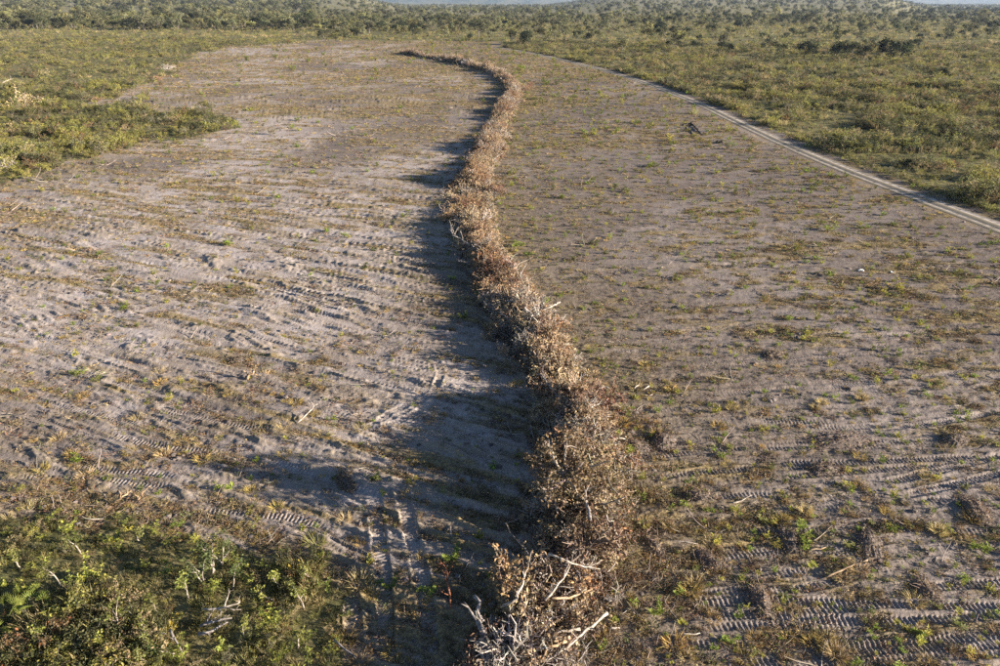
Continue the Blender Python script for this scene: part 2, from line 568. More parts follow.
def tree_form(seed, leafcol, h=5., w=2.2, leaves=1100, leaf_l=.34, bark=(.10, .085, .07)):
    r = np.random.default_rng(seed)
    tw, lf = MB(), MB()
    th = h * r.uniform(.32, .42)
    trunk, e = bent(r, (0, 0, -.1), (r.normal(0, .1), r.normal(0, .1), 1), th, 4, .08)
    tw.tube(trunk, np.linspace(.05, .034, 5) * h * .55, jit(r, bark), 0, 6)
    clumps = []
    for i in range(r.integers(6, 9)):
        d = unit(rdir(r, .1, .95) * (w / h * 1.7, w / h * 1.7, 1))
        pts, e = bent(r, trunk[-1 - (i % 2)], d, h * r.uniform(.35, .62), 4, .14)
        tw.tube(pts, np.linspace(.026, .008, 5) * h * .5, jit(r, bark), 0, 4)
        clumps += [(pts[3], r.uniform(.7, 1.1)), (pts[4], r.uniform(.8, 1.2))]
        for k in range(2):
            q, e2 = bent(r, pts[2 + k], unit(e + rdir(r, -.2, 1) * .9), h * r.uniform(.15, .28), 2, .12)
            tw.tube(q, np.linspace(.010, .004, 3) * h * .5, jit(r, bark), 0, 3)
            clumps.append((q[-1], r.uniform(.6, 1.0)))
    tone = [r.uniform(.6, 1.5) for _ in clumps]
    for i in range(leaves):
        k = r.integers(len(clumps)); c, s = clumps[k]
        o = rdir(r) * r.random() ** .4 * s * w * .36 * np.array((1, 1, .72))
        lf.leaf(c + o, unit(rdir(r, -.4, .6) + unit(o) * .5), unit(rdir(r) * .6 + (0, 0, .8)), leaf_l * r.uniform(.6, 1.3), leaf_l * r.uniform(.45, .75), jit(r, np.array(leafcol) * tone[k], .25))
    return tw, lf


def join(name, pairs, smooth=False):
    """one mesh, one material slot for each builder"""
    b = MB(); mats = []
    for i, (q, m) in enumerate(pairs):
        off = b.n
        b.v += q.v; b.c += q.c; b.f += [tuple(k + off for k in f) for f in q.f]; b.m += [i] * len(q.f); b.n += q.n
        mats.append(m)
    return b.mesh(name, mats, smooth)


# ================================================================= scene-graph helpers
def link(name, data, loc=(0, 0, 0), rot=(0, 0, 0), scl=1.0, parent=None):
    o = bpy.data.objects.new(name, data)
    COL.objects.link(o)
    o.location = loc; o.rotation_euler = rot
    o.scale = (scl,) * 3 if np.isscalar(scl) else scl
    if parent is not None: o.parent = parent
    return o


SHARED = {}


def tag(o, label, cat, group=None, kind=None):
    o['label'] = label; o['category'] = cat
    if group:
        o['group'] = group
        SHARED.setdefault(label, []).append(o)
    if kind: o['kind'] = kind
    return o


def structure(o):
    o['kind'] = 'structure'
    return o


def scatter_stuff(name, label, cat, meshes, x, y, z, rot, scl, idx):
    """uncountable cover: one object that strews the given forms over its points"""
    me = bpy.data.meshes.new(name)
    me.from_pydata(np.stack([x, y, z], 1).tolist(), [], [])
    for an, typ, key, val in (('turn', 'FLOAT_VECTOR', 'vector', rot), ('size', 'FLOAT', 'value', scl), ('form', 'INT', 'value', idx)):
        a = me.attributes.new(an, typ, 'POINT'); a.data.foreach_set(key, np.ascontiguousarray(val).ravel())
    coll = bpy.data.collections.new(name + '_forms')
    for i, m in enumerate(meshes):
        coll.objects.link(bpy.data.objects.new('%s_form_%02d' % (name, i), m))
    ng = bpy.data.node_groups.new(name, 'GeometryNodeTree')
    ng.interface.new_socket('Geometry', in_out='INPUT', socket_type='NodeSocketGeometry')
    ng.interface.new_socket('Geometry', in_out='OUTPUT', socket_type='NodeSocketGeometry')
    gi = ng.nodes.new('NodeGroupInput'); go = ng.nodes.new('NodeGroupOutput')
    ci = ng.nodes.new('GeometryNodeCollectionInfo'); ci.inputs['Collection'].default_value = coll
    ci.inputs['Separate Children'].default_value = True; ci.inputs['Reset Children'].default_value = True
    ip = ng.nodes.new('GeometryNodeInstanceOnPoints'); ip.inputs['Pick Instance'].default_value = True
    def na(n, t):
        q = ng.nodes.new('GeometryNodeInputNamedAttribute'); q.data_type = t; q.inputs[0].default_value = n
        return q.outputs[0]
    L = ng.links.new
    L(gi.outputs[0], ip.inputs['Points']); L(ci.outputs[0], ip.inputs['Instance'])
    L(na('form', 'INT'), ip.inputs['Instance Index']); L(na('turn', 'FLOAT_VECTOR'), ip.inputs['Rotation']); L(na('size', 'FLOAT'), ip.inputs['Scale'])
    L(ip.outputs[0], go.inputs[0])
    o = link(name, me)
    md = o.modifiers.new('strew', 'NODES'); md.node_group = ng
    return tag(o, label, cat, kind='stuff')


def in_frame(x, y, z=0, pad=0):
    px, py, dep = project(x, y, z)
    return (px > -pad) & (px < 1000 + pad) & (py > -pad) & (py < 666 + pad) & (np.asarray(y) > 5)


# ================================================================= THE SETTING: ground
def rut_field(x, y, near):
    for P, hw, k in RUTS:
        mn, mx = P.min(0) - 1.2, P.max(0) + 1.2
        q = near[(x[near] > mn[0]) & (x[near] < mx[0]) & (y[near] > mn[1]) & (y[near] < mx[1])]
        if not len(q): continue
        A, B = P[:-1], P[1:]
        seg = np.linalg.norm(B - A, axis=1); arc = np.concatenate([[0], np.cumsum(seg)])
        best = np.full(len(q), 9.); sc = np.zeros(len(q)); sg = np.zeros(len(q))
        for i in range(len(A)):
            dx, dy = (B[i] - A[i]) / (seg[i] + 1e-9)
            rx, ry = x[q] - A[i][0], y[q] - A[i][1]
            al = np.clip(rx * dx + ry * dy, 0, seg[i])
            px_, py_ = rx - al * dx, ry - al * dy
            dd = np.hypot(px_, py_)
            m = dd < best
            best[m] = dd[m]; sc[m] = arc[i] + al[m]; sg[m] = np.sign(px_ * -dy + py_ * dx)[m]
        e = best / hw
        ends = sstep(0, 2.5, sc) * sstep(0, 2.5, arc[-1] - sc)
        patchy = sstep(.22, .38, fbm(x[q] / 2.6, y[q] / 2.6, 61, 2)) * ends * k
        yield q, (1 - sstep(.85, 1.1, e)) * patchy, patchy * sstep(.95, 1.2, e) * (1 - sstep(1.25, 1.9, e)), np.sin(2 * math.pi * (sc / .19 + .10 * e * sg)) * (.35 + .9 * fbm(x[q] / .7, y[q] / .7, 67, 2))


def build_ground():
    ys = [-400, -200, -100, -50, -20, 0, 4, 8, 11]
    y = 12.5
    while y < 9500:
        ys.append(y)
        y += max(.058, .9 * (y * y + 400) / (CAM_H * FPX) * (1 if y < 500 else 1.5))
    ys = np.array(ys)
    u = np.concatenate([np.linspace(-9, -1.06, 34)[:-1] if False else -np.geomspace(6, 1.0, 26)[:-1], np.linspace(-1.0, 1.0, 1180), np.geomspace(1.0, 6, 26)[1:]])
    Y, U = np.meshgrid(ys, u, indexing='ij')
    X = U * (np.maximum(Y, 0) * .80 + 11.0)
    nr, nc = X.shape
    x = X.ravel(); y = Y.ravel()
    d = np.hypot(x, y)
    cell = np.maximum((np.maximum(y, 0) * .80 + 11) * 2 / 1180, .9 * (y * y + 400) / (CAM_H * FPX) * .5)
    core = np.abs(U.ravel()) <= 1.0
    z = terrain(x, y)
    zn = zone(x, y)
    scrub = (zn > 0).astype(float)
    bare = 1 - scrub
    rowx = np.interp(y, ROW[::-1, 1], ROW[::-1, 0])
    left = 1 - sstep(-3, 3, x - rowx)
    # furrow direction: left of the row they slope towards the camera, right of it they run across
    ang = np.radians(-24) * left * (1 - .6 * sstep(60, 150, y)) + np.radians(6) * (1 - left)
    ca, sa = np.cos(ang), np.sin(ang)
    wob = 1.5 * (fbm(x / 9, y / 9, 71, 2) - .5)
    s = x * ca + y * sa; t = -x * sa + y * ca + wob

    def amp(f):                                     # fade detail the grid cannot carry
        return 1 - sstep(.25, .7, cell / f)

    fur = fbm(s / 5.5, t / .9, 41, 2) - .5
    fur2 = fbm(s / 3.4, t / .34, 43, 2) - .5
    cl = fbm(x / .42, y / .42, 45, 3) - .5
    fine = fbm(x / .16, y / .16, 47, 2) - .5
    patch = sstep(.35, .62, fbm(s / 9, t / 3.2, 53, 3))
    z = z + bare * core * (.13 * fur * amp(.9) * (1 + .6 * left) + .10 * fur2 * amp(.4) * (1 + 1.1 * left) + (.020 + .045 * patch) * (1 - .5 * left) * cl * amp(.45) + .055 * fine * amp(.16))
    crumb = .45 + 1.1 * fbm(x / .35, y / .5, 68, 2)

    def ridges(sl, tl, seed, sharp, cut):
        q = np.clip(1 - np.abs(fbm(s / sl, t / tl, seed, 2) - .5) * sharp, 0, 1)
        return q * sstep(cut, cut + .13, fbm(s / (sl * .8), t / (tl * 2.6), seed + 1, 2)) * crumb

    rid0 = ridges(5, .42, 161, 11, .40)
    rid1 = ridges(8, .80, 63, 13, .38)
    rid2 = ridges(13, 1.9, 65, 12, .36)
    rid3 = ridges(24, 4.2, 165, 11, .36)
    z += bare * core * (.22 + .78 * left) * (.08 * rid0 * amp(.24) + .115 * rid1 * amp(.42) + .20 * rid2 * amp(1.0) * sstep(30, 70, y) + .55 * rid3 * amp(2.0) * sstep(100, 170, y))
    lumps = np.clip(fbm(s / 1.5, t / .30, 59, 3) - .60, 0, 1)
    z += bare * core * lumps * (.35 + .15 * left) * amp(.35)
    z += scrub * core * .10 * cl * amp(.45)
    # tread ruts
    near = np.where(core & (y < 110) & (bare > 0))[0]
    rutmask = np.zeros(x.shape)
    for q, inside, berm, lug in rut_field(x, y, near):
        dz = inside * (-.045 + .029 * np.clip(lug * 1.6, -1, 1) * amp(.19)[q]) + .04 * berm
        z[q] = z[q] * (1 - .6 * inside) + dz * amp(.3)[q]
        rutmask[q] = np.maximum(rutmask[q], inside)
    # levelled along the sand road
    tx = track_x(y)
    td = np.abs(x - tx) * .80
    onroad = (1 - sstep(1.6, 2.4, td)) * (y < 390) * (y > -12)
    z = z * (1 - onroad) + (terrain(x, y) - .06) * onroad
    me = bpy.data.meshes.new('ground')
    idx = np.arange(nr * nc).reshape(nr, nc)
    F = np.stack([idx[:-1, :-1], idx[:-1, 1:], idx[1:, 1:], idx[1:, :-1]], -1).reshape(-1, 4)
    me.vertices.add(nr * nc); me.loops.add(F.size); me.polygons.add(len(F))
    me.vertices.foreach_set('co', np.stack([x, y, z], 1).astype(np.float32).ravel())
    me.loops.foreach_set('vertex_index', F.ravel().astype(np.int32))
    me.polygons.foreach_set('loop_start', np.arange(0, F.size, 4, dtype=np.int32))
    me.polygons.foreach_set('use_smooth', np.ones(len(F), bool))
    me.update(calc_edges=True)
    litter_and_shade = litter_at(x, y)
    litter_and_shade = np.clip((litter_and_shade + .45 * left * np.maximum(np.maximum(rid1 * (y < 90), .8 * rid0 * (y < 50)), np.maximum(rid2 * sstep(30, 70, y), rid3 * sstep(100, 170, y)))) * (1 - .75 * rutmask) + fringe(x, y, zn), 0, 1)  # litter tint along the ridges also stands in for their thin shadow streaks
    big = fbm(x / 22, y / 30, 83, 3)
    pale = np.clip(.16 + 1.05 * left * sstep(.22, .55, big) + .24 * (1 - left) * sstep(.4, .7, big) + .25 * rutmask - .2 * patch, 0, 1)
    wood = sstep(520, 900, d)
    for an, v in (('litter', litter_and_shade), ('scrub', scrub), ('pale', pale), ('wood', wood)):
        a = me.attributes.new(an, 'FLOAT', 'POINT'); a.data.foreach_set('value', v.astype(np.float32))
    me.materials.append(M_SOIL)
    return structure(link('ground', me))


def fringe(x, y, zn):
    k = np.clip(np.hypot(x, y) / 60, .3, 2.5)
    f = np.zeros(x.shape)
    m = np.where((zn == 0) & (y > 5) & (y < 460) & (x < track_x(y) - 3))[0]
    for dx, dy in ((3, 0), (-3, 0), (0, 5), (0, -5), (6, 3), (-6, -4)):
        f[m] += (zone(x[m] + dx * k[m], y[m] + dy * k[m]) > 0) / 4.
    return .6 * np.clip(f, 0, 1) * (.1 + 1.0 * fbm(x / 2.5, y / 2.5, 99, 3))


def litter_at(x, y):
    """how much dead grass and trash lies on the cleared soil"""
    rowx = np.interp(y, ROW[::-1, 1], ROW[::-1, 0])
    left = 1 - sstep(-3, 3, x - rowx)
    ang = np.radians(-20) * left * (1 - sstep(70, 150, y)) + np.radians(5) * (1 - left)
    ca, sa = np.cos(ang), np.sin(ang)
    s = x * ca + y * sa; t = -x * sa + y * ca
    a = left * (.42 * fbm(s / 9.5, t / 1.7, 91, 3) + .58 * fbm(s / 4.5, t / np.where(y > 70, .9, .45), 97, 3)) + (1 - left) * (.4 * fbm(s / 4.5, t / 2.2, 92, 3) + .6 * fbm(s / 1.5, t / .8, 98, 3))
    b = fbm(x / 30, y / 18, 95, 2)
    near_row = np.exp(-np.abs(x - rowx) / 4.5)
    return np.clip(sstep(.45, .61, a * .74 + b * .26 + (.05 - .035 * left) * sstep(90, 260, y) - .05 * (1 - left) * (1 - sstep(60, 140, y)) - .30 * np.exp(-((x + 10) / 3.0) ** 2 - ((y - 24.6) / 1.3) ** 2)) + .6 * near_row * (1 - left) + .25 * near_row, 0, 1)


build_ground()

# ---------------------------------------------------------------- sand road with two wheel ruts
P = TRACK
t = np.gradient(P, axis=0); t /= np.linalg.norm(t, axis=1)[:, None]
nrm = np.stack([t[:, 1], -t[:, 0]], 1)
prof = np.array([-1.4, -1.0, -.82, -.62, -.42, 0, .42, .62, .82, 1.0, 1.4])
dep = np.array([-.04, .01, -.03, -.03, .03, .05, .03, -.03, -.03, .01, -.04])
wheelv = np.array([0, .5, 1, 1, .25, 0, .15, .8, .8, .3, 0])
wob = .22 * (fbm(np.arange(len(P)) / 7., np.zeros(len(P)), 7) - .5)
V = P[:, None, :] + nrm[:, None, :] * (prof[None, :] * (1 + wob[:, None] * .4) + wob[:, None])[:, :, None]
zz = terrain(V[..., 0], V[..., 1]) + dep[None, :] + .02 * (vnoise(V[..., 0] * 2, V[..., 1] * 2, 3) - .5)
me = bpy.data.meshes.new('dirt_road')
n, k = len(P), len(prof)
me.from_pydata(np.concatenate([V, zz[..., None]], -1).reshape(-1, 3).tolist(), [], [(i * k + j, i * k + j + 1, (i + 1) * k + j + 1, (i + 1) * k + j) for i in range(n - 1) for j in range(k - 1)])
a = me.attributes.new('wheel', 'FLOAT', 'POINT'); a.data.foreach_set('value', np.tile(wheelv, n).astype(np.float32))
me.materials.append(M_ROAD); me.polygons.foreach_set('use_smooth', [True] * len(me.polygons))
structure(link('dirt_road', me))


# ---------------------------------------------------------------- far hills
def hill(cx, cy, lx, ly, h, seed):
    nx, ny = 90, 14
    U, W = np.meshgrid(np.linspace(-1, 1, nx), np.linspace(-1, 1, ny))
    prof = np.clip(1 - U ** 2, 0, 1) ** .7 * np.clip(1 - W ** 2, 0, 1)
    z = h * prof * (.55 + .9 * fbm(U * 4 + seed, W * 1.5 + seed, seed, 4)) - 2
    b = bpy.data.meshes.new('hill')
    b.from_pydata(np.stack([cx + U * lx, cy + W * ly, z], -1).reshape(-1, 3).tolist(), [], [(i * nx + j, i * nx + j + 1, (i + 1) * nx + j + 1, (i + 1) * nx + j) for i in range(ny - 1) for j in range(nx - 1)])
    b.materials.append(M_HILL); b.polygons.foreach_set('use_smooth', [True] * len(b.polygons))
    structure(link('hill', b))


hill(-1100, 7800, 2100, 700, 120, 3)
hill(1000, 8300, 1500, 600, 110, 7)
hill(4600, 7600, 1300, 600, 46, 12)
hill(6300, 7000, 1500, 600, 75, 16)


# ================================================================= TREES
TREE_KINDS = [('olive green', (.180, .172, .075)), ('dark green', (.118, .125, .058)), ('grey green', (.165, .162, .088)), ('yellow green', (.225, .212, .080)), ('dull green', (.150, .152, .070)), ('dark rounded', (.052, .062, .028))]
tree_forms, tree_join = [], []
for i, (nm, c) in enumerate(TREE_KINDS):
    for j in range(2):
        hh, ww = (5.2, 2.5) if i != 5 else (5.2, 3.2)
        tw, lf = tree_form(100 + i * 7 + j, c, hh * (1 + .1 * j), ww, 800 if i != 5 else 1000, .55, (.16, .14, .12) if i == 2 else (.10, .085, .07))
        tree_forms.append((tw.mesh('trunk', [M_BARK]), lf.mesh('crown', [M_FAR_LEAF]), nm))
        tree_join.append(join('tree_form', [(tw, M_BARK), (lf, M_FAR_LEAF)]))


def plant_tree(name, form, x, y, scl, label, group=None, rz=None):
    root = link(name, None, (x, y, float(terrain(x, y))), (0, 0, random.uniform(0, 6.28) if rz is None else rz), scl)
    root.empty_display_size = .5
    tag(root, label, 'tree', group)
    link('trunk', tree_forms[form][0], parent=root)
    link('crown', tree_forms[form][1], parent=root)
    return root


BIG_TREES = [  # pixel of the foot, form, size, label
    (528, 44.5, 10, 1.25, 'broad dark tree standing where the sand road meets the far woodland'),
    (512, 41.5, 3, .85, 'dark green tree just left of the broad tree by the road end'),
    (577, 42.0, 3, .95, 'dark green tree a little right of the broad tree by the road end'),
    (588, 41.0, 11, .75, 'small dark rounded tree beyond the sand road, right of two dark trees'),
    (628, 27.5, 1, 1.0, 'olive green tree standing alone above pale grass, right of centre'),
    (803, 55.0, 10, .95, 'dark rounded tree at the left end of the dark tree row'),
    (812, 57.0, 2, .9, 'dark green tree second from the left in the dark tree row'),
    (836, 58.0, 11, 1.0, 'rounded dark tree in the middle of the dark tree row'),
    (850, 58.5, 3, .95, 'dark green tree right of the middle in the dark tree row'),
    (863, 60.0, 8, .85, 'dull green tree with a pale dead bush at its foot'),
    (888, 55.0, 10, 1.1, 'tall dark tree behind the widest tree of the dark row'),
    (901, 61.0, 11, 1.15, 'widest dark tree at the right end of the dark tree row'),
    (768, 53.0, 4, 1.1, 'grey green leafless-looking tree left of the dark tree row'),
    (782, 56.0, 8, .8, 'low dull green tree between the grey tree and dark row'),
    (989, 31.0, 10, 1.3, 'rounded dark tree alone on the plain near the right edge'),
    (974, 24.0, 2, 1.0, 'dark green tree behind the lone rounded tree near right edge'),
    (943, 76.5, 11, .42, 'low dark bushy tree alone in the open right scrub'),
    (974, 38.5, 10, .55, 'small dark tree below the lone rounded tree near right edge'),
    (144, 15.0, 6, 1.7, 'bright yellow green tree rising out of the left woodland'),
    (160, 13.5, 10, 1.35, 'dark rounded tree right of the bright yellow green tree'),
    (146, 22.0, 11, 1.2, 'dark low tree below the bright yellow green tree'),
    (192, 22.0, 3, 1.4, 'dark green tree in the left woodland above the clearing corner'),
    (188, 34.0, 3, .95, 'dark green tree at the front of the left woodland edge'),
    (25, 27.0, 0, 1.2, 'olive tree with a leaning crown in front of left woodland'),
    (453, 31.0, 10, .85, 'small dark rounded tree above a pale bare patch'),
    (422, 21.5, 2, 1.25, 'dark green tree in mid woodland beyond the far end of windrow'),
    (730, 52.0, 11, .6, 'small dark rounded tree beyond the sand road, right scrub'),
    (722, 50.0, 10, .7, 'dark rounded small tree beside an equally dark smaller one'),
    (705, 24.5, 10, 1.0, 'dark rounded tree standing in far pale grass'),
]
for px, py, fm, sc, lab in BIG_TREES:
    g = G(px, py)
    plant_tree('tree', fm, g[0], g[1], sc * 1.3, lab)


def gen_trees():
    X, Y, S, K = [], [], [], []
    def band(n, y0, y1, spread, smin, smax, dens=None):
        y = np.sqrt(RNG.uniform(y0 * y0, y1 * y1, n)); x = RNG.uniform(-1, 1, n) * (y * spread)
        if dens is not None:
            m = dens(x, y) > RNG.random(n); x, y = x[m], y[m]
        X.append(x); Y.append(y); S.append(RNG.uniform(smin, smax, len(x)) * np.where(RNG.random(len(x)) < .12, 1.3, 1))
        S[-1] = S[-1] * np.where(x / y < -.25, 1.35, 1.)
        K.append(RNG.choice(12, len(x), p=np.array([3, 3, 2, 2, 3, 3, 1, 1, 3, 3, .8, .8]) / 25.6))
    def wood(x, y):
        s = x / y
        beyond = y > far_edge(x) + np.where(s < -.25, 110, 6)
        lft = 1 - sstep(-.3, -.15, s)
        mid = (1 - sstep(.02, .14, s)) * (1 - lft)
        rgt = 1 - lft - mid
        d = lft * .85 + mid * .62 + rgt * (.15 + .33 * sstep(520, 900, y))
        c = fbm(x / 45, y / 70, 121, 2)
        return np.where(beyond, d * (.35 + 1.1 * sstep(.3, .62, c)), np.where((s > .02) & (y > 290) & (x > track_x(y) + 4), .07, 0))
    band(3600, 290, 900, .85, .7, 1.5, wood)
    band(3900, 850, 1900, .85, 1.0, 1.9, wood)
    band(5200, 1800, 4200, .85, 1.1, 1.8, lambda x, y: np.full(x.shape, .9))
    return [np.concatenate(q) for q in (X, Y, S, K)]


tx_, ty_, ts_, tk_ = gen_trees()
tz_ = terrain(tx_, ty_)
size_px = ts_ / np.hypot(tx_, ty_)
vis = in_frame(tx_, ty_, tz_ + 2)
order = np.argsort(-np.where(vis, size_px, 0))[:240]
chosen = np.zeros(len(tx_), bool); chosen[order] = True
for i in order:
    nm = tree_forms[tk_[i]][2]
    s = tx_[i] / ty_[i]
    where = ('in left woodland' if s < -.3 else ('in woodland behind clearing' if s < .05 else 'on plain beyond sand road')) + (', front row' if ty_[i] < 470 else ', further back')
    if s < .05: where = where.replace('further back', 'back'); where += ', left part' if s < -.45 or -.3 <= s < -.14 else ', right part'
    plant_tree('tree', int(tk_[i]), float(tx_[i]), float(ty_[i]), float(ts_[i]), '%s tree %s' % (nm.replace('dark rounded', 'low dark rounded'), where), 'trees ' + where + ', ' + nm)
q = ~chosen
scatter_stuff('woodland', 'far mass of olive green woodland reaching to the horizon', 'woodland', tree_join, tx_[q], ty_[q], tz_[q],
              np.stack([0 * tx_[q], 0 * tx_[q], RNG.uniform(0, 6.28, q.sum())], 1), ts_[q], tk_[q])

# ================================================================= SCRUB
SHRUBS = [('olive green', (.170, .178, .056), (), 'leafy'), ('yellow green', (.275, .262, .068), ((.35, .28, .05),), 'leafy'), ('dark green', (.085, .090, .036), (), 'leafy'),
          ('grey green', (.205, .192, .112), (), 'leafy'), ('brownish', (.190, .135, .066), ((.33, .14, .05),), 'leafy'), ('pale straw', (.330, .265, .135), (), 'leafy')]
shrub_parts, shrub_join = [], []
for i, (nm, c, acc, _) in enumerate(SHRUBS):
    for j in range(2):
        tw, lf = green_shrub(300 + i * 5 + j, c, h=.85 + .15 * j, w=.75, leaves=420, leaf_l=.10, accents=acc)
        shrub_parts.append((tw.mesh('stems', [M_BARK]), lf.mesh('leaves', [M_LEAF]), nm))
        shrub_join.append(join('shrub_form', [(tw, M_BARK), (lf, M_LEAF)]))
GRASS_COLS = [(.310, .265, .105), (.260, .240, .085), (.195, .195, .062), (.380, .310, .150)]
grass_forms = [tuft(400 + i, GRASS_COLS[i % 4], h=.5, n=60, spread=.28, w=.022, lean=.6).mesh('grass_form', [M_LEAF]) for i in range(8)]


def plant_shrub(name, form, x, y, scl, label, group=None, cat='shrub'):
    root = link(name, None, (x, y, float(terrain(x, y))), (random.uniform(-.12, .12), random.uniform(-.12, .12), random.uniform(0, 6.28)), scl)
    tag(root, label, cat, group)
    link('stems', shrub_parts[form][0], parent=root)
    link('leaves', shrub_parts[form][1], parent=root)
    return root


def scatter_zone(n, x0, x1, y0, y1, want):
    x = RNG.uniform(x0, x1, n); y = RNG.uniform(y0, y1, n)
    z = zone(x, y)
    m = np.isin(z, want)
    k = np.clip(np.hypot(x, y) / 60, .3, 2.5)          # stragglers just outside the edge
    m |= (z == 0) & np.isin(zone(x + RNG.normal(0, 2.2, n) * k, y + RNG.normal(0, 3.2, n) * k), want) & (RNG.random(n) < .22) & (x < track_x(y) - 4)
    return x[m], y[m]


def scrub(name, label, cat, pts, smin, smax, grass_share, individuals, ind_label, p=None, boost=None):
    x, y = pts
    n = len(x)
    clump = fbm(x / 5, y / 5, 131, 3)
    patchtone = fbm(x / 16, y / 16, 137, 2)
    kind = np.where(RNG.random(n) < grass_share, 1, 0)
    s = RNG.uniform(smin, smax, n) * (.5 + 1.2 * sstep(.35, .68, clump))
    if boost is not None: s = s * boost
    base = np.array(p if p else [3, 3, 3, 3, 1.8, 1.8, 1.5, 1.5, 1., 1., .5, .5]); base = base / base.sum()
    k = RNG.choice(12, n, p=base)
    k = np.where((patchtone > .56) & (RNG.random(n) < .5), 2 + RNG.integers(0, 2, n), k)
    k = np.where((patchtone < .42) & (RNG.random(n) < .4), 4 + RNG.integers(0, 2, n), k)
    form = np.where(kind == 1, 12 + RNG.integers(0, 8, n), k)
    z = terrain(x, y)
    vis = in_frame(x, y, z + .3) & (kind == 0)
    order = np.argsort(-np.where(vis, s / np.hypot(x, y + 1), 0))[:individuals]
    ch = np.zeros(n, bool); ch[order] = True
    for i in order:
        nm = shrub_parts[form[i]][2]
        lab, grp = ind_label(('small ' if s[i] < smin * 1.15 else ('large ' if s[i] > smax * 1.0 else '')) + nm, x[i], y[i], s[i])
        plant_shrub('shrub', int(form[i]), float(x[i]), float(y[i]), float(s[i]), lab, grp)
    q = ~ch
    scatter_stuff(name, label, cat, shrub_join + grass_forms, x[q], y[q], z[q],
                  np.stack([RNG.uniform(-.15, .15, q.sum()), RNG.uniform(-.15, .15, q.sum()), RNG.uniform(0, 6.28, q.sum())], 1), s[q] * np.where(kind[q] == 1, 1.3, 1.), form[q])


def right_lab(nm, x, y, s):
    td = (x - float(track_x(y)))
    px = project(x, y, 0)[0]
    w = ('on the sand road edge' if td < 8 else ('in scrub behind sand road' if td < 25 else 'deep in right scrub')) + (' left part' if px < 760 else (' middle part' if px < 900 else ' right part'))
    return '%s shrub %s' % (nm, w), '%s shrubs %s' % (nm, w)


def left_lab(nm, x, y, s):
    t = y < float(G(0, 108)[1])
    w = ('in left scrub tongue' if t else 'in left scrub behind strip') + (', picture edge' if project(x, y, 0)[0] < 60 else (', middle' if project(x, y, 0)[0] < 120 else ''))
    return '%s shrub %s' % (nm, w), '%s shrubs %s' % (nm, w)


a = scatter_zone(20000, 10, 190, 40, 190, [1]); b = scatter_zone(30000, -20, 380, 185, 430, [1])
edge = np.array([(p + (nq * RNG.uniform(3.4, 5.2))) for p, nq in zip(TRACK[::1].repeat(3, 0), (np.stack([np.gradient(TRACK, axis=0)[:, 1], -np.gradient(TRACK, axis=0)[:, 0]], 1) / np.linalg.norm(np.gradient(TRACK, axis=0), axis=1)[:, None]).repeat(3, 0) * -1)])
if edge[:, 0].mean() < TRACK[:, 0].mean():
    edge = 2 * TRACK.repeat(3, 0) - edge
xs = np.concatenate([a[0], b[0], edge[:, 0]]); ys_ = np.concatenate([a[1], b[1], edge[:, 1]])
m = (ys_ > 30)
scrub('scrub', 'low olive and straw coloured scrub cover right of the sand road', 'scrub', (xs[m], ys_[m]), .65, 1.4, .45, 150, right_lab, [2, 2, 2.4, 2.4, 2.2, 2.2, 1.6, 1.6, 1.7, 1.7, 1.7, 1.7], np.where(np.arange(len(xs)) >= len(a[0]) + len(b[0]), .85, 1.)[m])
a = scatter_zone(16000, -190, -10, 50, 190, [2]); b = scatter_zone(26000, -420, -20, 185, 560, [2])
scrub('scrub', 'low yellowish green scrub cover left of the clearing', 'scrub', (np.concatenate([a[0], b[0]]), np.concatenate([a[1], b[1]])), .7, 1.3, .26, 110, left_lab, [2.4, 2.4, 3.2, 3.2, 1.2, 1.2, 2, 2, 1, 1, .8, .8])
x = RNG.uniform(-1, 1, 42000); y = np.sqrt(RNG.uniform(380 ** 2, 1100 ** 2, 42000)); x = x * y * .85
m = zone(x, y) == 4
scrub('grassland', 'pale grass and low bushes between the far trees', 'grass', (x[m], y[m]), .9, 1.9, .74, 0, None, [2, 2, 3, 3, 1, 1, 2, 2, 1, 1, 2, 2])

# ---------------------------------------------------------------- near scrub, lower left corner
nx_, ny_ = scatter_zone(6300, -34, -3, 9, 32, [3])
def near_lab(nm, x, y, s):
    px, py, _ = project(x, y, .3)
    w = 'at upper edge of near scrub' if py < 560 else ('in left corner scrub' if px < 120 else 'in near scrub beside ruts')
    if py >= 560 and 120 <= px < 240: w = 'in middle of near scrub'
    return '%s shrub %s' % (nm, w), '%s shrubs %s' % (nm, w)
scrub('undergrowth', 'tangled dry grass and low undergrowth of the near scrub patch', 'undergrowth', (nx_, ny_), .36, .74, .72, 130, near_lab, [3, 3, 4, 4, .7, .7, 1.5, 1.5, 2, 2, 2.4, 2.4])


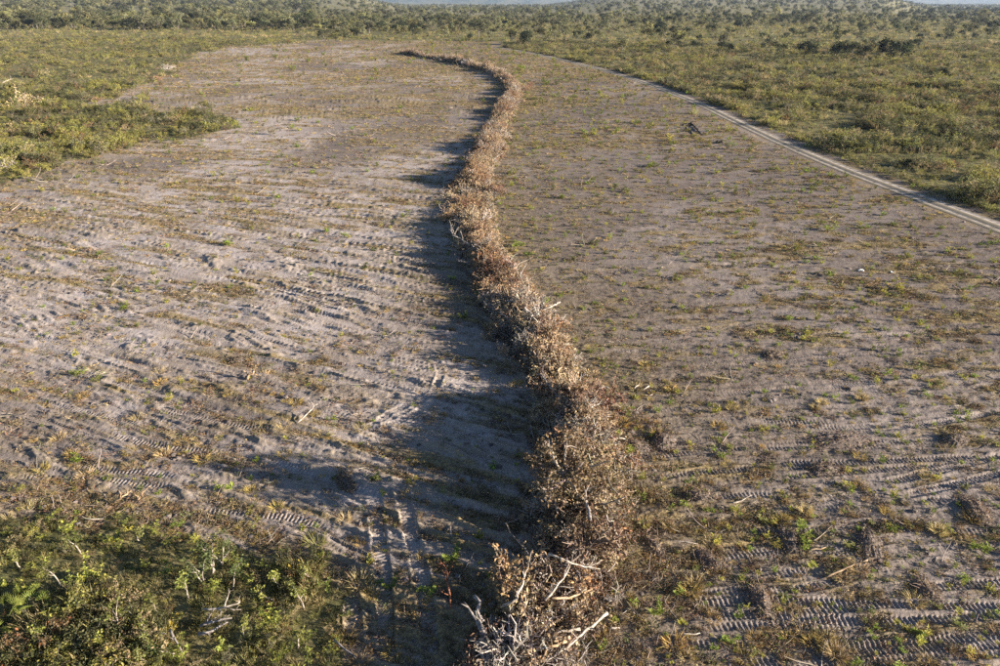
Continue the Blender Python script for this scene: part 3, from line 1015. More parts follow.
def sapling(px, py, h, lean, leafcol, seed, label, group=None, stems=1, leaves=60, leaf_l=.11, trunkmat=None, thick=.02):
    r = np.random.default_rng(seed)
    g = G(px, py)
    root = link('sapling', None, (g[0], g[1], float(terrain(*g))), (0, 0, 0))
    tag(root, label, 'sapling', group)
    crown = MB()
    for k in range(stems):
        d = unit((lean + r.normal(0, .22), r.normal(0, .15), 1))
        pts, e = bent(r, r.normal(0, .05, 3) * (1, 1, 0) - (0, 0, .05), d, h * r.uniform(.85, 1.1), 5, .16)
        t = MB(); t.tube(pts, np.linspace(thick * 1.3, thick * .6, 6), (.5, .45, .38), 0, 5)
        tops = [pts[-1]]
        for q in range(4):
            tp, _ = bent(r, pts[3 + q % 3], unit(e + rdir(r, -.1, 1) * .8), h * r.uniform(.15, .35), 2, .2)
            t.tube(tp, np.linspace(thick * .5, thick * .2, 3), (.5, .45, .38), 0, 3)
            tops += [tp[-1], tp[-1]]
        link('trunk', t.mesh('trunk', [trunkmat or M_PALEWOOD]), parent=root)
        for i in range(leaves // stems):
            p = tops[r.integers(len(tops))] + r.normal(0, .07, 3)
            crown.leaf(p, rdir(r, -.2, .8), rdir(r, .2, 1), leaf_l * r.uniform(.6, 1.2), leaf_l * r.uniform(.45, .7), jit(r, leafcol, .3))
    link('crown', crown.mesh('crown', [M_LEAF]), parent=root)
    return root


LIME, OLV, DRK = (.26, .265, .065), (.20, .20, .065), (.12, .145, .05)
SAPS = [(60, 588, 1.1, -.25, OLV, 'pale bent sapling with a bright torn trunk in near scrub'), (88, 613, .95, -.5, OLV, 'white leaning sapling bare at the top, left part of near scrub'),
        (122, 635, 1.3, -.35, LIME, 'tall pale sapling leaning left with lime leaves'), (188, 600, 1.2, .05, LIME, 'upright pale sapling with forked top in the middle of near scrub'),
        (47, 646, .8, -.15, LIME, 'short pale sapling above two white fallen branches'), (80, 553, .9, -.2, OLV, 'pale sapling leaning left at the upper edge of near scrub'),
        (210, 560, 1.0, .1, OLV, 'pale upright sapling at the upper edge beside tall green bush'), (138, 540, .7, 0, OLV, 'thin straight stem standing beside the tread marks, upper edge'),
        (150, 640, 1.0, -.25, LIME, 'pale sapling with yellow green leaves below the upright forked sapling'), (178, 652, .9, -.4, DRK, 'grey sapling leaning left near the bottom edge'),
        (276, 600, .8, -.3, LIME, 'pale thin sapling leaning left beside lime shrubs'), (280, 590, .9, .0, LIME, 'straight thin sapling with lime tuft on top, right part of near scrub'),
        (305, 610, .9, .05, LIME, 'sapling with bright lime crown near the rutted track'), (318, 580, .8, .1, LIME, 'small lime sapling closest to the rutted track'),
        (296, 650, .9, .15, LIME, 'lime sapling above yellow flowering shrubs at the bottom'), (158, 610, .8, .1, OLV, 'short sapling in deep shade right of leaning white sapling'),
        (20, 570, .9, .1, LIME, 'lime leaved sapling at left edge of near scrub'), (105, 655, .7, .1, LIME, 'lime sprouting stem at bottom edge left of centre of scrub'),
        (245, 640, .9, -.1, LIME, 'green sprouting stem right of the grey fallen branches'), (232, 590, 1.1, 0, DRK, 'dark green tall leafy sapling above the grey branch pile')]
for i, (px, py, h, ln, c, lab) in enumerate(SAPS):
    sapling(px, py, h, ln, c, 700 + i, lab, leaves=90 if c != DRK else 130)
for i, (px, py) in enumerate([(214, 572), (222, 566), (205, 580)]):
    sapling(px, py, 1.2, 0, DRK, 760 + i, 'slender dark sapling in tall leafy clump of near scrub', 'tall dark green sapling clump', stems=3, leaves=180, leaf_l=.13)


LIMES = [('lime green', (.40, .40, .085)), ('yellow', (.52, .42, .08)), ('fresh green', (.30, .33, .075))]
lime_forms = [sprout(770 + i, LIMES[i % 3][1], h=.55, n=90, leaf_l=.115).mesh('young_shrub', [M_LEAF]) for i in range(6)]
gx, gy = scatter_zone(420, -30, -3, 11, 31, [3])
m = in_frame(gx, gy, .4); gx, gy = gx[m][:190], gy[m][:190]
for i in range(len(gx)):
    fm = int(RNG.choice([0, 0, 3, 3, 2, 5, 2, 5, 1])); nm = LIMES[fm % 3][0]; sc_ = RNG.uniform(.6, 1.25)
    lab = near_lab(('small ' if sc_ < .8 else ('large ' if sc_ > 1.05 else 'middling ')) + nm + ' leafy', gx[i], gy[i], 1)[0].replace('shrub', 'regrowth', 1)
    tag(link('young_shrub', lime_forms[fm], (gx[i], gy[i], float(terrain(gx[i], gy[i])) + RNG.uniform(.0, .15)), (RNG.normal(0, .15), RNG.normal(0, .15), RNG.uniform(0, 6.28)), float(sc_)), lab, 'young shrub', 'leafy regrowth in the near scrub, ' + nm)


def palm(px, py, s, seed, label):
    r = np.random.default_rng(seed); g = G(px, py)
    root = link('dwarf_palm', None, (g[0], g[1], float(terrain(*g))))
    tag(root, label, 'palm')
    for k in range(7):
        b = MB(); a = r.uniform(0, 6.28)
        d = unit((math.cos(a) * .7, math.sin(a) * .7, 1))
        pts, e = bent(r, (0, 0, 0), d, .45 * s, 3, .06)
        b.tube(pts, (.012, .010, .009, .007), (.16, .17, .05), 0, 3)
        side = unit(np.cross(e, rdir(r)))
        for q in np.linspace(-1.3, 1.3, 13):
            dd = unit(e * math.cos(q) + side * math.sin(q))
            b.leaf(pts[-1], dd, np.cross(e, side), .36 * s * (1 - .15 * abs(q)), .035 * s, jit(r, (.20, .23, .05), .2))
        link('frond', b.mesh('frond', [M_LEAF]), parent=root)


for i, (px, py, s, lab) in enumerate([(10, 618, 1.2, 'lime fan palm tuft at the left edge of near scrub'), (35, 612, 1.1, 'lime fan palm tuft beside another at left of near scrub'), (4, 640, 1.1, 'lowest fan palm tuft on the left picture edge'), (30, 598, .9, 'small bright fan palm tuft above two larger ones')]):
    palm(px, py, s, 800 + i, lab)

# ================================================================= THE WINDROW
DEAD = [('tan', (.360, .255, .145), (.30, .235, .17)), ('orange brown', (.335, .205, .095), (.26, .19, .13)), ('reddish brown', (.230, .125, .072), (.22, .15, .11)), ('grey twiggy', (.250, .205, .165), (.36, .32, .28)),
        ('dark brown', (.135, .085, .050), (.15, .11, .085)), ('pale straw', (.420, .310, .170), (.36, .30, .22)), ('olive leaved', (.180, .140, .068), (.30, .25, .20))]
dead_parts, dead_join = [], []
for i, (nm, lc, tc) in enumerate(DEAD):
    for j in range(2):
        tw, lf = dead_shrub(500 + 3 * i + j, lc, tc, leaves=(90 if i == 3 else 250), stems=(20 if i == 3 else 14), leaf_l=.15)
        dead_parts.append((tw.mesh('branches', [M_BARK]), lf.mesh('dead_leaves', [M_DRY]), nm))
        dead_join.append(join('brush_form', [(tw, M_BARK), (lf, M_DRY)]))


def row_frame(s):
    """arc fraction -> centre, tangent of the windrow"""
    i = np.clip((s * (len(ROW) - 1)), 0, len(ROW) - 1.001); k = i.astype(int); f = (i - k)[:, None]
    c = ROW[k] * (1 - f) + ROW[k + 1] * f
    t = ROW[np.minimum(k + 2, len(ROW) - 1)] - ROW[np.maximum(k - 1, 0)]
    return c, t / (np.linalg.norm(t, axis=1)[:, None] + 1e-9)


def row_shape(c):
    """half width and height of the heap at a place"""
    n = fbm(c[:, 0] / 4.2 + 3, c[:, 1] / 4.2, 151, 3)
    h = .55 + 2.1 * sstep(.30, .68, n)
    w = 1.5 + 1.9 * fbm(c[:, 0] / 3.2, c[:, 1] / 3.2 + 9, 153, 2)
    d = c[:, 1]
    far = sstep(210, 330, d)
    tall = np.exp(-((d - 22.2) / 1.9) ** 2)
    low = 1 - sstep(16.5, 20, d)
    w = w * .82; h = h * .84
    return (w * (1 - .25 * far) + .5 * tall) * (1 - .2 * low), h * (1 - .15 * far) * (1 - .4 * low) + 1.3 * tall


# earth and twig core, added to block light; dark colour stands for shaded gaps
nseg, nring = len(ROW), 15
sfr = np.linspace(0, 1, nseg); c, t = row_frame(sfr); w, h = row_shape(c)
nn = np.stack([t[:, 1], -t[:, 0]], 1)
th = np.linspace(-1, 1, nring)
V = c[:, None, :] + nn[:, None, :] * (th[None, :, None] * w[:, None, None] * .86)
hz = (h[:, None] * .66) * (1 - np.abs(th[None, :]) ** 1.8) * (.65 + .8 * fbm(V[..., 0] / .9, V[..., 1] / .9, 161, 3)) - .12
hz = hz * np.minimum(1, np.minimum(sfr, 1 - sfr) * 60)[:, None] - .02 + terrain(V[..., 0], V[..., 1])
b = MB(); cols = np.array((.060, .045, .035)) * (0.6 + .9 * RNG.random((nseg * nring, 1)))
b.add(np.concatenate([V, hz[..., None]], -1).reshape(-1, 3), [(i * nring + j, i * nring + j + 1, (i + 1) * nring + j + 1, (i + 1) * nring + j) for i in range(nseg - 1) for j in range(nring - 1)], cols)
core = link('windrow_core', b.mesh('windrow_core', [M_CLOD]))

n1, n2 = 5200, 2400
cand = np.concatenate([RNG.random(n1), RNG.uniform(.45, 1, n2)])
cc, tt = row_frame(cand)
keep = RNG.random(len(cand)) < np.where(cc[:, 1] < 120, 1, .6) * (.3 + .8 * sstep(.36, .58, fbm(cc[:, 0] / 1.7, cc[:, 1] / 1.7, 175, 2)))
cand, cc, tt = cand[keep], cc[keep], tt[keep]
w, h = row_shape(cc)
off = np.clip(RNG.normal(0, .52, len(cand)), -1.25, 1.25)
nn = np.stack([tt[:, 1], -tt[:, 0]], 1)
bx, by = (cc + nn * (off * w)[:, None]).T
surf = h * (1 - np.minimum(np.abs(off), 1.0) ** 1.8)
bz = terrain(bx, by) + np.maximum(.0, surf * RNG.uniform(.35, .95, len(cand)) - .35)
far = sstep(110, 260, by)
bs = RNG.uniform(.42, 1.05, len(cand)) * (1 + .5 * far) * (1 - .35 * sstep(.8, 1.2, np.abs(off)))
# colours come in stretches
tone = fbm(bx / 3.5, by / 3.5, 171, 2)
bk = RNG.choice(7, len(cand), p=[.26, .11, .03, .27, .13, .16, .04])
bk = np.where((tone > .62) & (RNG.random(len(cand)) < .5), RNG.choice([1, 1, 1, 2], len(cand)), bk)
bk = np.where((tone < .40) & (RNG.random(len(cand)) < .5), RNG.choice([3, 5, 0], len(cand)), bk)
olive = (np.abs(by - 22.6) < 2.2) & (RNG.random(len(cand)) < .28)
bk = np.where(olive, 6, bk)
tail = (by < 19) & (RNG.random(len(cand)) < .6)
bk = np.where(tail, RNG.choice([3, 3, 5, 4], len(cand)), bk)
bform = bk * 2 + RNG.integers(0, 2, len(cand))
brot = np.stack([RNG.uniform(-1.0, 1.0, len(cand)), RNG.uniform(-1.0, 1.0, len(cand)), RNG.uniform(0, 6.28, len(cand))], 1)
top = in_frame(bx, by, bz) & (bz > terrain(bx, by) + surf * .45)
score = np.where(top, bs / np.hypot(bx, by), 0)
# spread the singled-out shrubs along the heap, the ones that show largest in each stretch
order = []
binx = (cand * 150).astype(int)
for q in range(150):
    k = np.where(binx == q)[0]
    if len(k): order += list(k[np.argsort(-score[k])][:2])
order = np.array([i for i in order if score[i] > 0])
ch = np.zeros(len(cand), bool); ch[order] = True
for i in order:
    px, py, _ = project(bx[i], by[i], bz[i])
    wh = 'far tip' if py < 85 else ('far bend' if py < 150 else ('middle stretch' if py < 290 else ('widening stretch' if py < 440 else 'near end')))
    sd = 'sunny side' if off[i] > .25 else ('shaded side' if off[i] < -.25 else 'crest')
    nm = DEAD[bk[i]][0]
    root = link('dead_shrub', None, (bx[i], by[i], bz[i]), tuple(brot[i]), float(bs[i] * 1.15))
    tag(root, '%s dead shrub on %s of windrow, %s' % (nm, sd, wh), 'dead shrub', '%s dead shrubs on %s of windrow, %s' % (nm, sd, wh))
    link('branches', dead_parts[bform[i]][0], parent=root); link('dead_leaves', dead_parts[bform[i]][1], parent=root)
q = ~ch
brush = scatter_stuff('brush_windrow', 'long curving heap of bulldozed dead brush across the clearing', 'brush heap', dead_join, bx[q], by[q], bz[q], brot[q], bs[q], bform[q])
core.parent = brush


# ================================================================= LOGS AND BRANCHES
def branch(name, pts3, rad, mat, label, cat, seed, twigs=0, tl=.8, group=None, fork=None, rough=.06):
    """a limb through world points, with side limbs as parts"""
    r = np.random.default_rng(seed)
    P3 = smooth_line(pts3, .22)
    o0 = P3[0].copy()
    P3 = P3 - o0
    P3[1:-1] += r.normal(0, rad * .45, P3[1:-1].shape)
    b = MB(); rr = np.linspace(rad, rad * .45, len(P3)) * r.uniform(.85, 1.15, len(P3))
    b.tube(P3, rr, (.4, .35, .3), 0, 7)
    root = link(name, None, tuple(o0)); tag(root, label, cat, group)
    link('main_limb', b.mesh('main_limb', [mat], True), parent=root)
    L = np.linalg.norm(P3[-1])
    for k in range(twigs):
        j = r.integers(len(P3) // 3, len(P3))
        d = unit(unit(P3[-1] - P3[0]) * .9 + rdir(r, -.1, .9) * .9)
        q, e = bent(r, P3[j], d, tl * r.uniform(.5, 1.1), 4, .18)
        t = MB(); t.tube(q, np.linspace(rr[j] * .6, rad * .16, 5), (.4, .35, .3), 0, 5)
        for z in range(2):
            q2, e2 = bent(r, q[2 + z], unit(e + rdir(r) * .8), tl * r.uniform(.2, .4), 2, .2)
            t.tube(q2, np.linspace(rad * .25, rad * .1, 3), (.4, .35, .3), 0, 4)
        link('side_branch', t.mesh('side_branch', [mat], True), parent=root)
    return root


def W(px, py, z):
    g = G(px, py, z); return np.array((g[0], g[1], z))


branch('log', [W(490, 672, .5), W(485, 640, .8), W(478, 612, 1.1), W(474, 596, 1.3)], .15, M_GREYWOOD, 'thick grey log sticking out of the near shaded end of windrow', 'log', 901, 2, .8)
branch('fallen_branch', [W(607, 613, .55), W(592, 625, .62), W(577, 638, .7), W(566, 648, .75), W(546, 661, .8)], .058, M_PALEWOOD, 'long bleached forked branch lying on bare soil right of near end', 'branch', 902, 2, .7)
branch('fallen_branch', [W(580, 629, .7), W(568, 630, .85), W(560, 632, .85), W(554, 638, .75)], .05, M_PALEWOOD, 'short curved bleached branch beside the long forked branch', 'branch', 903, 0)
branch('fallen_branch', [W(566, 641, .8), W(556, 645, .9), W(546, 650, .9), W(540, 662, .85)], .055, M_TANWOOD, 'tan branch crossing the foot of the long forked branch', 'branch', 904, 1, .5)
branch('dead_sapling', [W(452, 612, .02), W(450, 596, .35), W(448, 580, .75), W(447, 570, 1.0)], .05, M_REDWOOD, 'rusty red dead sapling with upright twigs standing in windrow shade', 'dead sapling', 905, 6, .55)
branch('fallen_branch', [W(503, 606, 1.0), W(513, 602, 1.25), W(520, 592, 1.4), W(526, 572, 1.6), W(528, 564, 1.7)], .06, M_PALEWOOD, 'crooked pale branch curving up over the near end of windrow', 'branch', 906, 3, .5)
branch('fallen_branch', [W(545, 600, 1.5), W(556, 588, 1.6), W(563, 578, 1.65), W(570, 566, 1.7)], .05, M_PALEWOOD, 'pale straight branch slanting across the near end of windrow', 'branch', 907, 3, .7)
branch('fallen_branch', [W(548, 554, 1.9), W(565, 560, 1.8), W(580, 566, 1.5), W(600, 569, 1.1)], .04, M_PALEWOOD, 'pale branch lying across the crest below dark brown bushes', 'branch', 908, 4, .7)
branch('fallen_branch', [W(552, 598, 1.4), W(565, 598, 1.2), W(578, 594, .9), W(592, 589, .6)], .045, M_TANWOOD, 'thin tan branch pointing right off the near end of windrow', 'branch', 909, 2, .5)
branch('fallen_branch', [W(556, 461, 2.3), W(566, 466, 2.7), W(571, 457, 2.9), W(574, 468, 2.8), W(584, 477, 2.6)], .06, M_TANWOOD, 'zigzag tan branch standing out above the olive leaved heap', 'branch', 910, 1, .4)
branch('fallen_branch', [W(596, 445, 1.2), W(606, 440, 1.1), W(616, 438, 1.0), W(625, 439, .8)], .06, M_PALEWOOD, 'curved pale branch on the sunny edge where the windrow is widest', 'branch', 911, 0)
branch('fallen_branch', [W(590, 520, 2.2), W(586, 500, 2.5), W(583, 486, 2.7), W(578, 476, 2.8)], .07, M_GREYWOOD, 'grey crooked trunk inside the olive leaved part of windrow', 'branch', 912, 4, .8)
branch('fallen_branch', [W(606, 515, 1.6), W(612, 525, 1.4), W(618, 536, 1.1)], .05, M_PALEWOOD, 'short white branch on the sunny slope beside brown bushes', 'branch', 913, 3, .5)
branch('dead_limb', [W(566, 402, 1.3), W(556, 394, 1.6), W(549, 386, 1.7), W(544, 378, 1.8), W(538, 374, 1.9)], .055, M_GREYWOOD, 'grey dead limb with dry tufts reaching out over windrow shade', 'branch', 914, 6, .7)
branch('dead_limb', [W(560, 408, 1.0), W(548, 402, 1.2), W(540, 404, 1.2), W(532, 410, 1.1)], .045, M_TANWOOD, 'drooping tan limb below the grey dead limb over the shade', 'branch', 915, 4, .5)
branch('fallen_branch', [W(500, 312, .8), W(504, 316, .9), W(512, 320, 1.0)], .06, M_GREYWOOD, 'grey stick poking out on shaded side where windrow narrows', 'branch', 916, 3, .7)
branch('dead_limb', [W(470, 246, 1.0), W(463, 240, 1.3), W(456, 236, 1.5), W(449, 229, 1.8)], .07, M_PALEWOOD, 'pale antler like limb reaching left from middle of windrow', 'branch', 917, 5, 1.0)
branch('dead_limb', [W(472, 262, .8), W(464, 262, .9), W(457, 260, .9)], .06, M_GREYWOOD, 'short grey limb below the antler like limb on windrow', 'branch', 918, 3, .8)
branch('fallen_branch', [W(560, 302, .4), W(550, 307, .7), W(542, 311, .9), W(532, 316, 1.1)], .06, M_PALEWOOD, 'straight white branch lying on the sunny slope of middle windrow', 'branch', 919, 1, .5)
branch('fallen_branch', [W(452, 216, .4), W(444, 212, .8), W(438, 205, 1.2)], .06, M_GREYWOOD, 'thin grey limb sticking out left of the upper middle windrow', 'branch', 920, 4, .8)
branch('fallen_branch', [W(610, 389, .12), W(604, 387, .14), W(598, 390, .12)], .05, M_PALEWOOD, 'short white stick on soil right of the reddish bushes', 'branch', 921, 0)
branch('fallen_branch', [W(649, 386, .08), W(643, 390, .1)], .045, M_PALEWOOD, 'lone tiny white stick on soil, rightmost of three', 'branch', 922, 0)
branch('fallen_branch', [W(639, 385, .08), W(634, 389, .1)], .045, M_PALEWOOD, 'tiny white stick on soil, middle of three', 'branch', 923, 0)
branch('fallen_branch', [W(296, 424, .08), W(305, 416, .3), W(312, 408, .55), W(318, 404, .75)], .05, M_PALEWOOD, 'pale forked branch propped up in the left field', 'branch', 924, 3, .6)
branch('root_stump', [W(247, 379, .05), W(250, 374, .3), W(254, 371, .5)], .10, M_TANWOOD, 'tan uprooted stump with its dark shadow in left field', 'stump', 925, 5, .5)
branch('root_stump', [W(112, 503, .08), W(120, 498, .35), W(128, 494, .45)], .07, M_TANWOOD, 'bleached root stump at the upper edge of near scrub', 'stump', 926, 4, .6)
branch('root_stump', [W(137, 500, .08), W(141, 495, .3), W(143, 490, .5)], .06, M_TANWOOD, 'smaller bleached root beside the larger bleached root stump', 'stump', 927, 3, .4)
branch('fallen_branch', [W(24, 643, .35), W(34, 642, .4), W(49, 645, .4)], .06, M_PALEWOOD, 'upper of two white fallen branches in left corner scrub', 'branch', 928, 0)
branch('fallen_branch', [W(20, 656, .35), W(30, 654, .4), W(45, 651, .4)], .06, M_PALEWOOD, 'lower of two white fallen branches in left corner scrub', 'branch', 929, 0)
branch('fallen_branch', [W(203, 609, .35), W(218, 608, .45), W(232, 605, .5), W(240, 602, .55)], .05, M_PALEWOOD, 'pale branch with bent twigs above the grey branch pile', 'branch', 930, 4, .7)
branch('fallen_branch', [W(198, 634, .25), W(212, 630, .35), W(228, 622, .4)], .06, M_GREYWOOD, 'lower thick grey branch of the pile in near scrub', 'branch', 931, 2, .6)
branch('fallen_branch', [W(200, 626, .3), W(214, 621, .4), W(232, 618, .45)], .055, M_GREYWOOD, 'upper grey branch of the pile in near scrub', 'branch', 932, 2, .6)
branch('fallen_branch', [W(120, 634, .2), W(134, 634, .3), W(150, 632, .4), W(166, 634, .4)], .04, M_GREYWOOD, 'grey branch lying at the foot of tall leaning sapling', 'branch', 933, 3, .5)
branch('fallen_branch', [W(170, 630, .4), W(176, 640, .35), W(182, 652, .2)], .05, M_GREYWOOD, 'dark grey branch running down towards bottom of near scrub', 'branch', 934, 2, .5)
branch('fallen_branch', [W(334, 640, .2), W(346, 650, .22), W(356, 658, .2)], .04, M_GREYWOOD, 'thin grey stick beside the rutted track at the bottom', 'branch', 935, 0)
branch('fallen_branch', [W(450, 526, .06), W(451, 535, .1), W(456, 536, .1), W(467, 536, .08)], .035, M_GREYWOOD, 'bent pale stick lying in windrow shade', 'branch', 936, 1, .3)
branch('fallen_branch', [W(826, 577, .1), W(842, 570, .2), W(856, 564, .3), W(868, 560, .35)], .045, M_TANWOOD, 'long tan branch lying on churned soil in right field', 'branch', 937, 3, .7)
branch('fallen_branch', [W(808, 550, .1), W(816, 549, .13), W(826, 547, .13)], .035, M_TANWOOD, 'thin orange tan stick above the long tan branch', 'branch', 938, 0)
branch('fallen_branch', [W(731, 503, .1), W(742, 500, .14), W(752, 495, .18)], .035, M_PALEWOOD, 'pale stick on churned soil left of the fork of ruts', 'branch', 939, 0)
branch('fallen_branch', [W(674, 541, .1), W(686, 542, .15), W(698, 544, .12)], .035, M_PALEWOOD, 'white stick lying flat just right of brown windrow bushes', 'branch', 940, 1, .4)
branch('fallen_branch', [W(608, 629, .08), W(615, 628, .11), W(620, 628, .1)], .035, M_PALEWOOD, 'short white stick right of the long bleached forked branch', 'branch', 941, 0)
branch('fallen_branch', [W(680, 633, .06), W(690, 634, .09), W(700, 633, .08)], .03, M_PALEWOOD, 'thin white stick on bare soil near the bottom, right field', 'branch', 942, 0)
branch('fallen_branch', [W(826, 494, .06), W(832, 496, .1)], .035, M_PALEWOOD, 'tiny pale stick at the start of the curved rut', 'branch', 943, 0)
branch('fallen_branch', [W(2, 83, .5), W(6, 81, .9), W(11, 79, 1.2)], .14, M_PALEWOOD, 'white bare branch in scrub at the left picture edge', 'branch', 944, 2, 1.5)
branch('charred_log', [W(683, 125.5, .12), W(690, 123.5, .18), W(695, 127, .22), W(699, 131.5, .18), W(703, 135, .12)], .17, M_CHAR, 'charred dark forked log lying alone in the right field', 'log', 945, 0)
branch('charred_log', [W(686, 128, .14), W(690, 131, .2), W(694, 134.5, .12)], .18, M_CHAR, 'shorter charred log lying against the forked one', 'log', 946, 0)
branch('charred_log', [W(717, 141.5, .15), W(721, 142, .3), W(725, 142, .2)], .2, M_CHAR, 'small charred stump right of the charred forked log', 'log', 947, 0)

# many more limbs tangled into the heap
for i in range(130):
    s_ = RNG.uniform(.50, 1.0)
    c1, t1 = row_frame(np.array([s_])); w1, h1 = row_shape(c1)
    nv = np.array((t1[0][1], -t1[0][0]))
    o1 = RNG.uniform(-.95, .95)
    base = np.append(c1[0] + nv * o1 * w1[0], max(.15, h1[0] * (1 - abs(o1) ** 1.8) * .75 + .1))
    d = unit((RNG.normal(), RNG.normal(), RNG.uniform(-.15, .5)))
    L = RNG.uniform(.7, 1.9)
    mid = base + d * L * .5 + RNG.normal(0, .12, 3)
    end = base + d * L + RNG.normal(0, .1, 3); end[2] = max(end[2], .12)
    mat, nm = [(M_PALEWOOD, 'bleached'), (M_GREYWOOD, 'grey'), (M_TANWOOD, 'tan')][RNG.integers(3)]
    px, py, _ = project(*base)
    wh = 'far bend' if py < 115 else 'upper middle stretch' if py < 215 else 'middle stretch' if py < 290 else ('widening stretch' if py < 440 else 'near end')
    branch('fallen_branch', [base, mid, end], RNG.choice([.025, .035, .045, .075], p=[.35, .35, .2, .1]), mat, '%s bare limb tangled into %s of windrow' % (nm, wh), 'branch', 1000 + i, int(RNG.integers(1, 4)), L * .4, '%s limbs tangled into the %s of the windrow' % (nm, wh))


# tall uprooted bush that throws the long shadow
def big_dead(px, py, z, scl, form, label, rot=(0, 0, 0), name='dead_shrub'):
    g = G(px, py, z)
    root = link(name, None, (g[0], g[1], z), rot, scl)
    tag(root, label, 'dead shrub')
    link('branches', dead_parts[form][0], parent=root); link('dead_leaves', dead_parts[form][1], parent=root)
    return root


tw, lf = dead_shrub(590, (.185, .140, .070), (.34, .29, .24), leaves=3000, stems=26, leaf_l=.09)
root = link('dead_shrub', None, (2.8, 22.0, 2.6), (.1, -.1, 1.0), 1.65)
tag(root, 'tall olive leaved bush thrown upright on the widest part of windrow', 'dead shrub')
link('branches', tw.mesh('branches', [M_BARK]), parent=root); link('dead_leaves', lf.mesh('dead_leaves', [M_DRY]), parent=root)
big_dead(600, 480, 1.5, 1.4, 13, 'olive leaved bush on the sunny flank of the widest part of windrow', (.3, .3, 2.0))
big_dead(552, 492, 1.5, 1.3, 12, 'grey olive bush overhanging the shade at widest part of windrow', (-.2, -.5, 3.0))
big_dead(606, 545, .9, 1.3, 8, 'dark brown rounded bush spilling onto soil near bottom of windrow', (.2, .4, 1.0))
big_dead(585, 548, 1.3, 1.2, 9, 'dark brown bush left of the rounded one near bottom of windrow', (.1, .1, 2.0))
big_dead(606, 405, .7, 1.15, 4, 'brick red dead bush on the sunny side where windrow widens', (.2, .3, 0))
big_dead(588, 398, 1.2, 1.0, 5, 'reddish dead bush left of the brick red one on windrow', (0, .2, 1))
big_dead(566, 450, 1.3, 1.15, 2, 'orange brown leafy bush above the zigzag tan branch', (.1, -.2, 2))
big_dead(498, 192, .4, 1.2, 5, 'small red dead bush standing apart right of the windrow', (0, 0, 1))
big_dead(540, 322, 1.0, 1.35, 6, 'rounded grey twiggy bush where the windrow starts to widen', (.1, 0, 2))
big_dead(557, 330, .7, 1.0, 3, 'orange leafed bush right of the rounded grey twiggy bush', (.1, .2, 2))
big_dead(510, 650, .7, 1.3, 7, 'pale grey twiggy bush at the bottom of the near windrow', (.1, .1, 2))
big_dead(537, 640, .6, 1.2, 10, 'straw coloured bush beside the pale twiggy one at bottom', (.1, .2, 1))
big_dead(505, 575, 1.2, 1.1, 2, 'orange brown leafy bush hanging over shade at near end', (-.1, -.4, 1))
big_dead(525, 90, .6, 1.6, 5, 'reddish bush at the outer elbow of the far bend', (0, 0, 1))
big_dead(531, 86.5, .4, 1.2, 4, 'small dark red bush right of the outer elbow bush', (0, 0, 2))
big_dead(24, 105, .5, 3.0, 10, 'large heap of pale dead brush in the left scrub', (0, 0, 1))
big_dead(14, 107, .3, 2.4, 11, 'pale dead brush left of the large pale heap in left scrub', (0, 0, 2))
big_dead(40, 104, .3, 1.9, 10, 'smaller pale dead brush right of the large pale heap', (0, 0, 3))
big_dead(1, 168, .3, 1.9, 6, 'pale grey dead bush at left edge beside the clearing', (0, 0, 3))
big_dead(98, 101, .2, 1.2, 2, 'orange dead bush at the tip of the bare strip', (0, 0, 3))
big_dead(159, 80, .2, 1.5, 2, 'orange dead bush on the clearing edge below pale twigs', (0, 0, 3))
big_dead(168, 69, .3, 2.2, 6, 'pale pinkish twiggy bush on the left clearing edge', (0, 0, 4))
big_dead(226, 130, .1, 1.0, 9, 'dark root ball at the end of the scrub tongue', (0, 0, 3))

# ================================================================= CLEARED FIELD COVER
GT = [('fresh green', (.27, .33, .06)), ('yellow green', (.40, .38, .08)), ('dull green', (.22, .23, .075))]
sprout_forms = [sprout(600 + i, GT[i % 3][1], h=.24 + .05 * (i // 3), n=50, leaf_l=.12).mesh('sprout', [M_LEAF]) for i in range(6)]
DT = [('pale straw', (.42, .32, .15)), ('golden', (.38, .28, .085)), ('brown', (.21, .145, .075))]
tuft_forms = [tuft(620 + i, DT[i % 3][1], h=.26, n=120, spread=.20, w=.011, lean=.9).mesh('grass_tuft', [M_DRY]) for i in range(6)]
litter_forms = [litter_patch(640 + i, [(.20, .145, .075), (.36, .27, .12), (.13, .095, .06), (.26, .15, .075), (.15, .16, .055)][i % 5]).mesh('litter_form', [M_DRY]) for i in range(10)]
stick_forms = []
for i in range(4):
    r_ = np.random.default_rng(670 + i); b = MB()
    for k_ in range(3):
        pts, e = bent(r_, np.append(r_.normal(0, .15, 2), .04), rdir(r_, -.03, .22), r_.uniform(.5, 1.3), 5, .14)
        b.tube(pts, np.linspace(.022, .008, 6), jit(r_, (.30, .25, .20), .4), 0, 4)
        q_, _ = bent(r_, pts[3], unit(e + rdir(r_, 0, .6)), .35, 3, .2); b.tube(q_, np.linspace(.011, .005, 4), jit(r_, (.28, .23, .18), .4), 0, 3)
    stick_forms.append(b.mesh('stick_form', [M_DRY]))
clod_forms = [clod(660 + i, (.15, .12, .10) if i % 2 else (.18, .145, .125)).mesh('clod_form', [M_CLOD]) for i in range(6)]


def field_points(n, power=.65):
    p = 1 - power
    Y = (RNG.random(n) * (430 ** p - 11 ** p) + 11 ** p) ** (1 / p)
    X = RNG.uniform(-1, 1, n) * (.82 * Y + 14)
    m = (zone(X, Y) == 0) & (np.abs(X - track_x(Y)) > 2.2) & in_frame(X, Y, 0, 120)
    return X[m], Y[m]


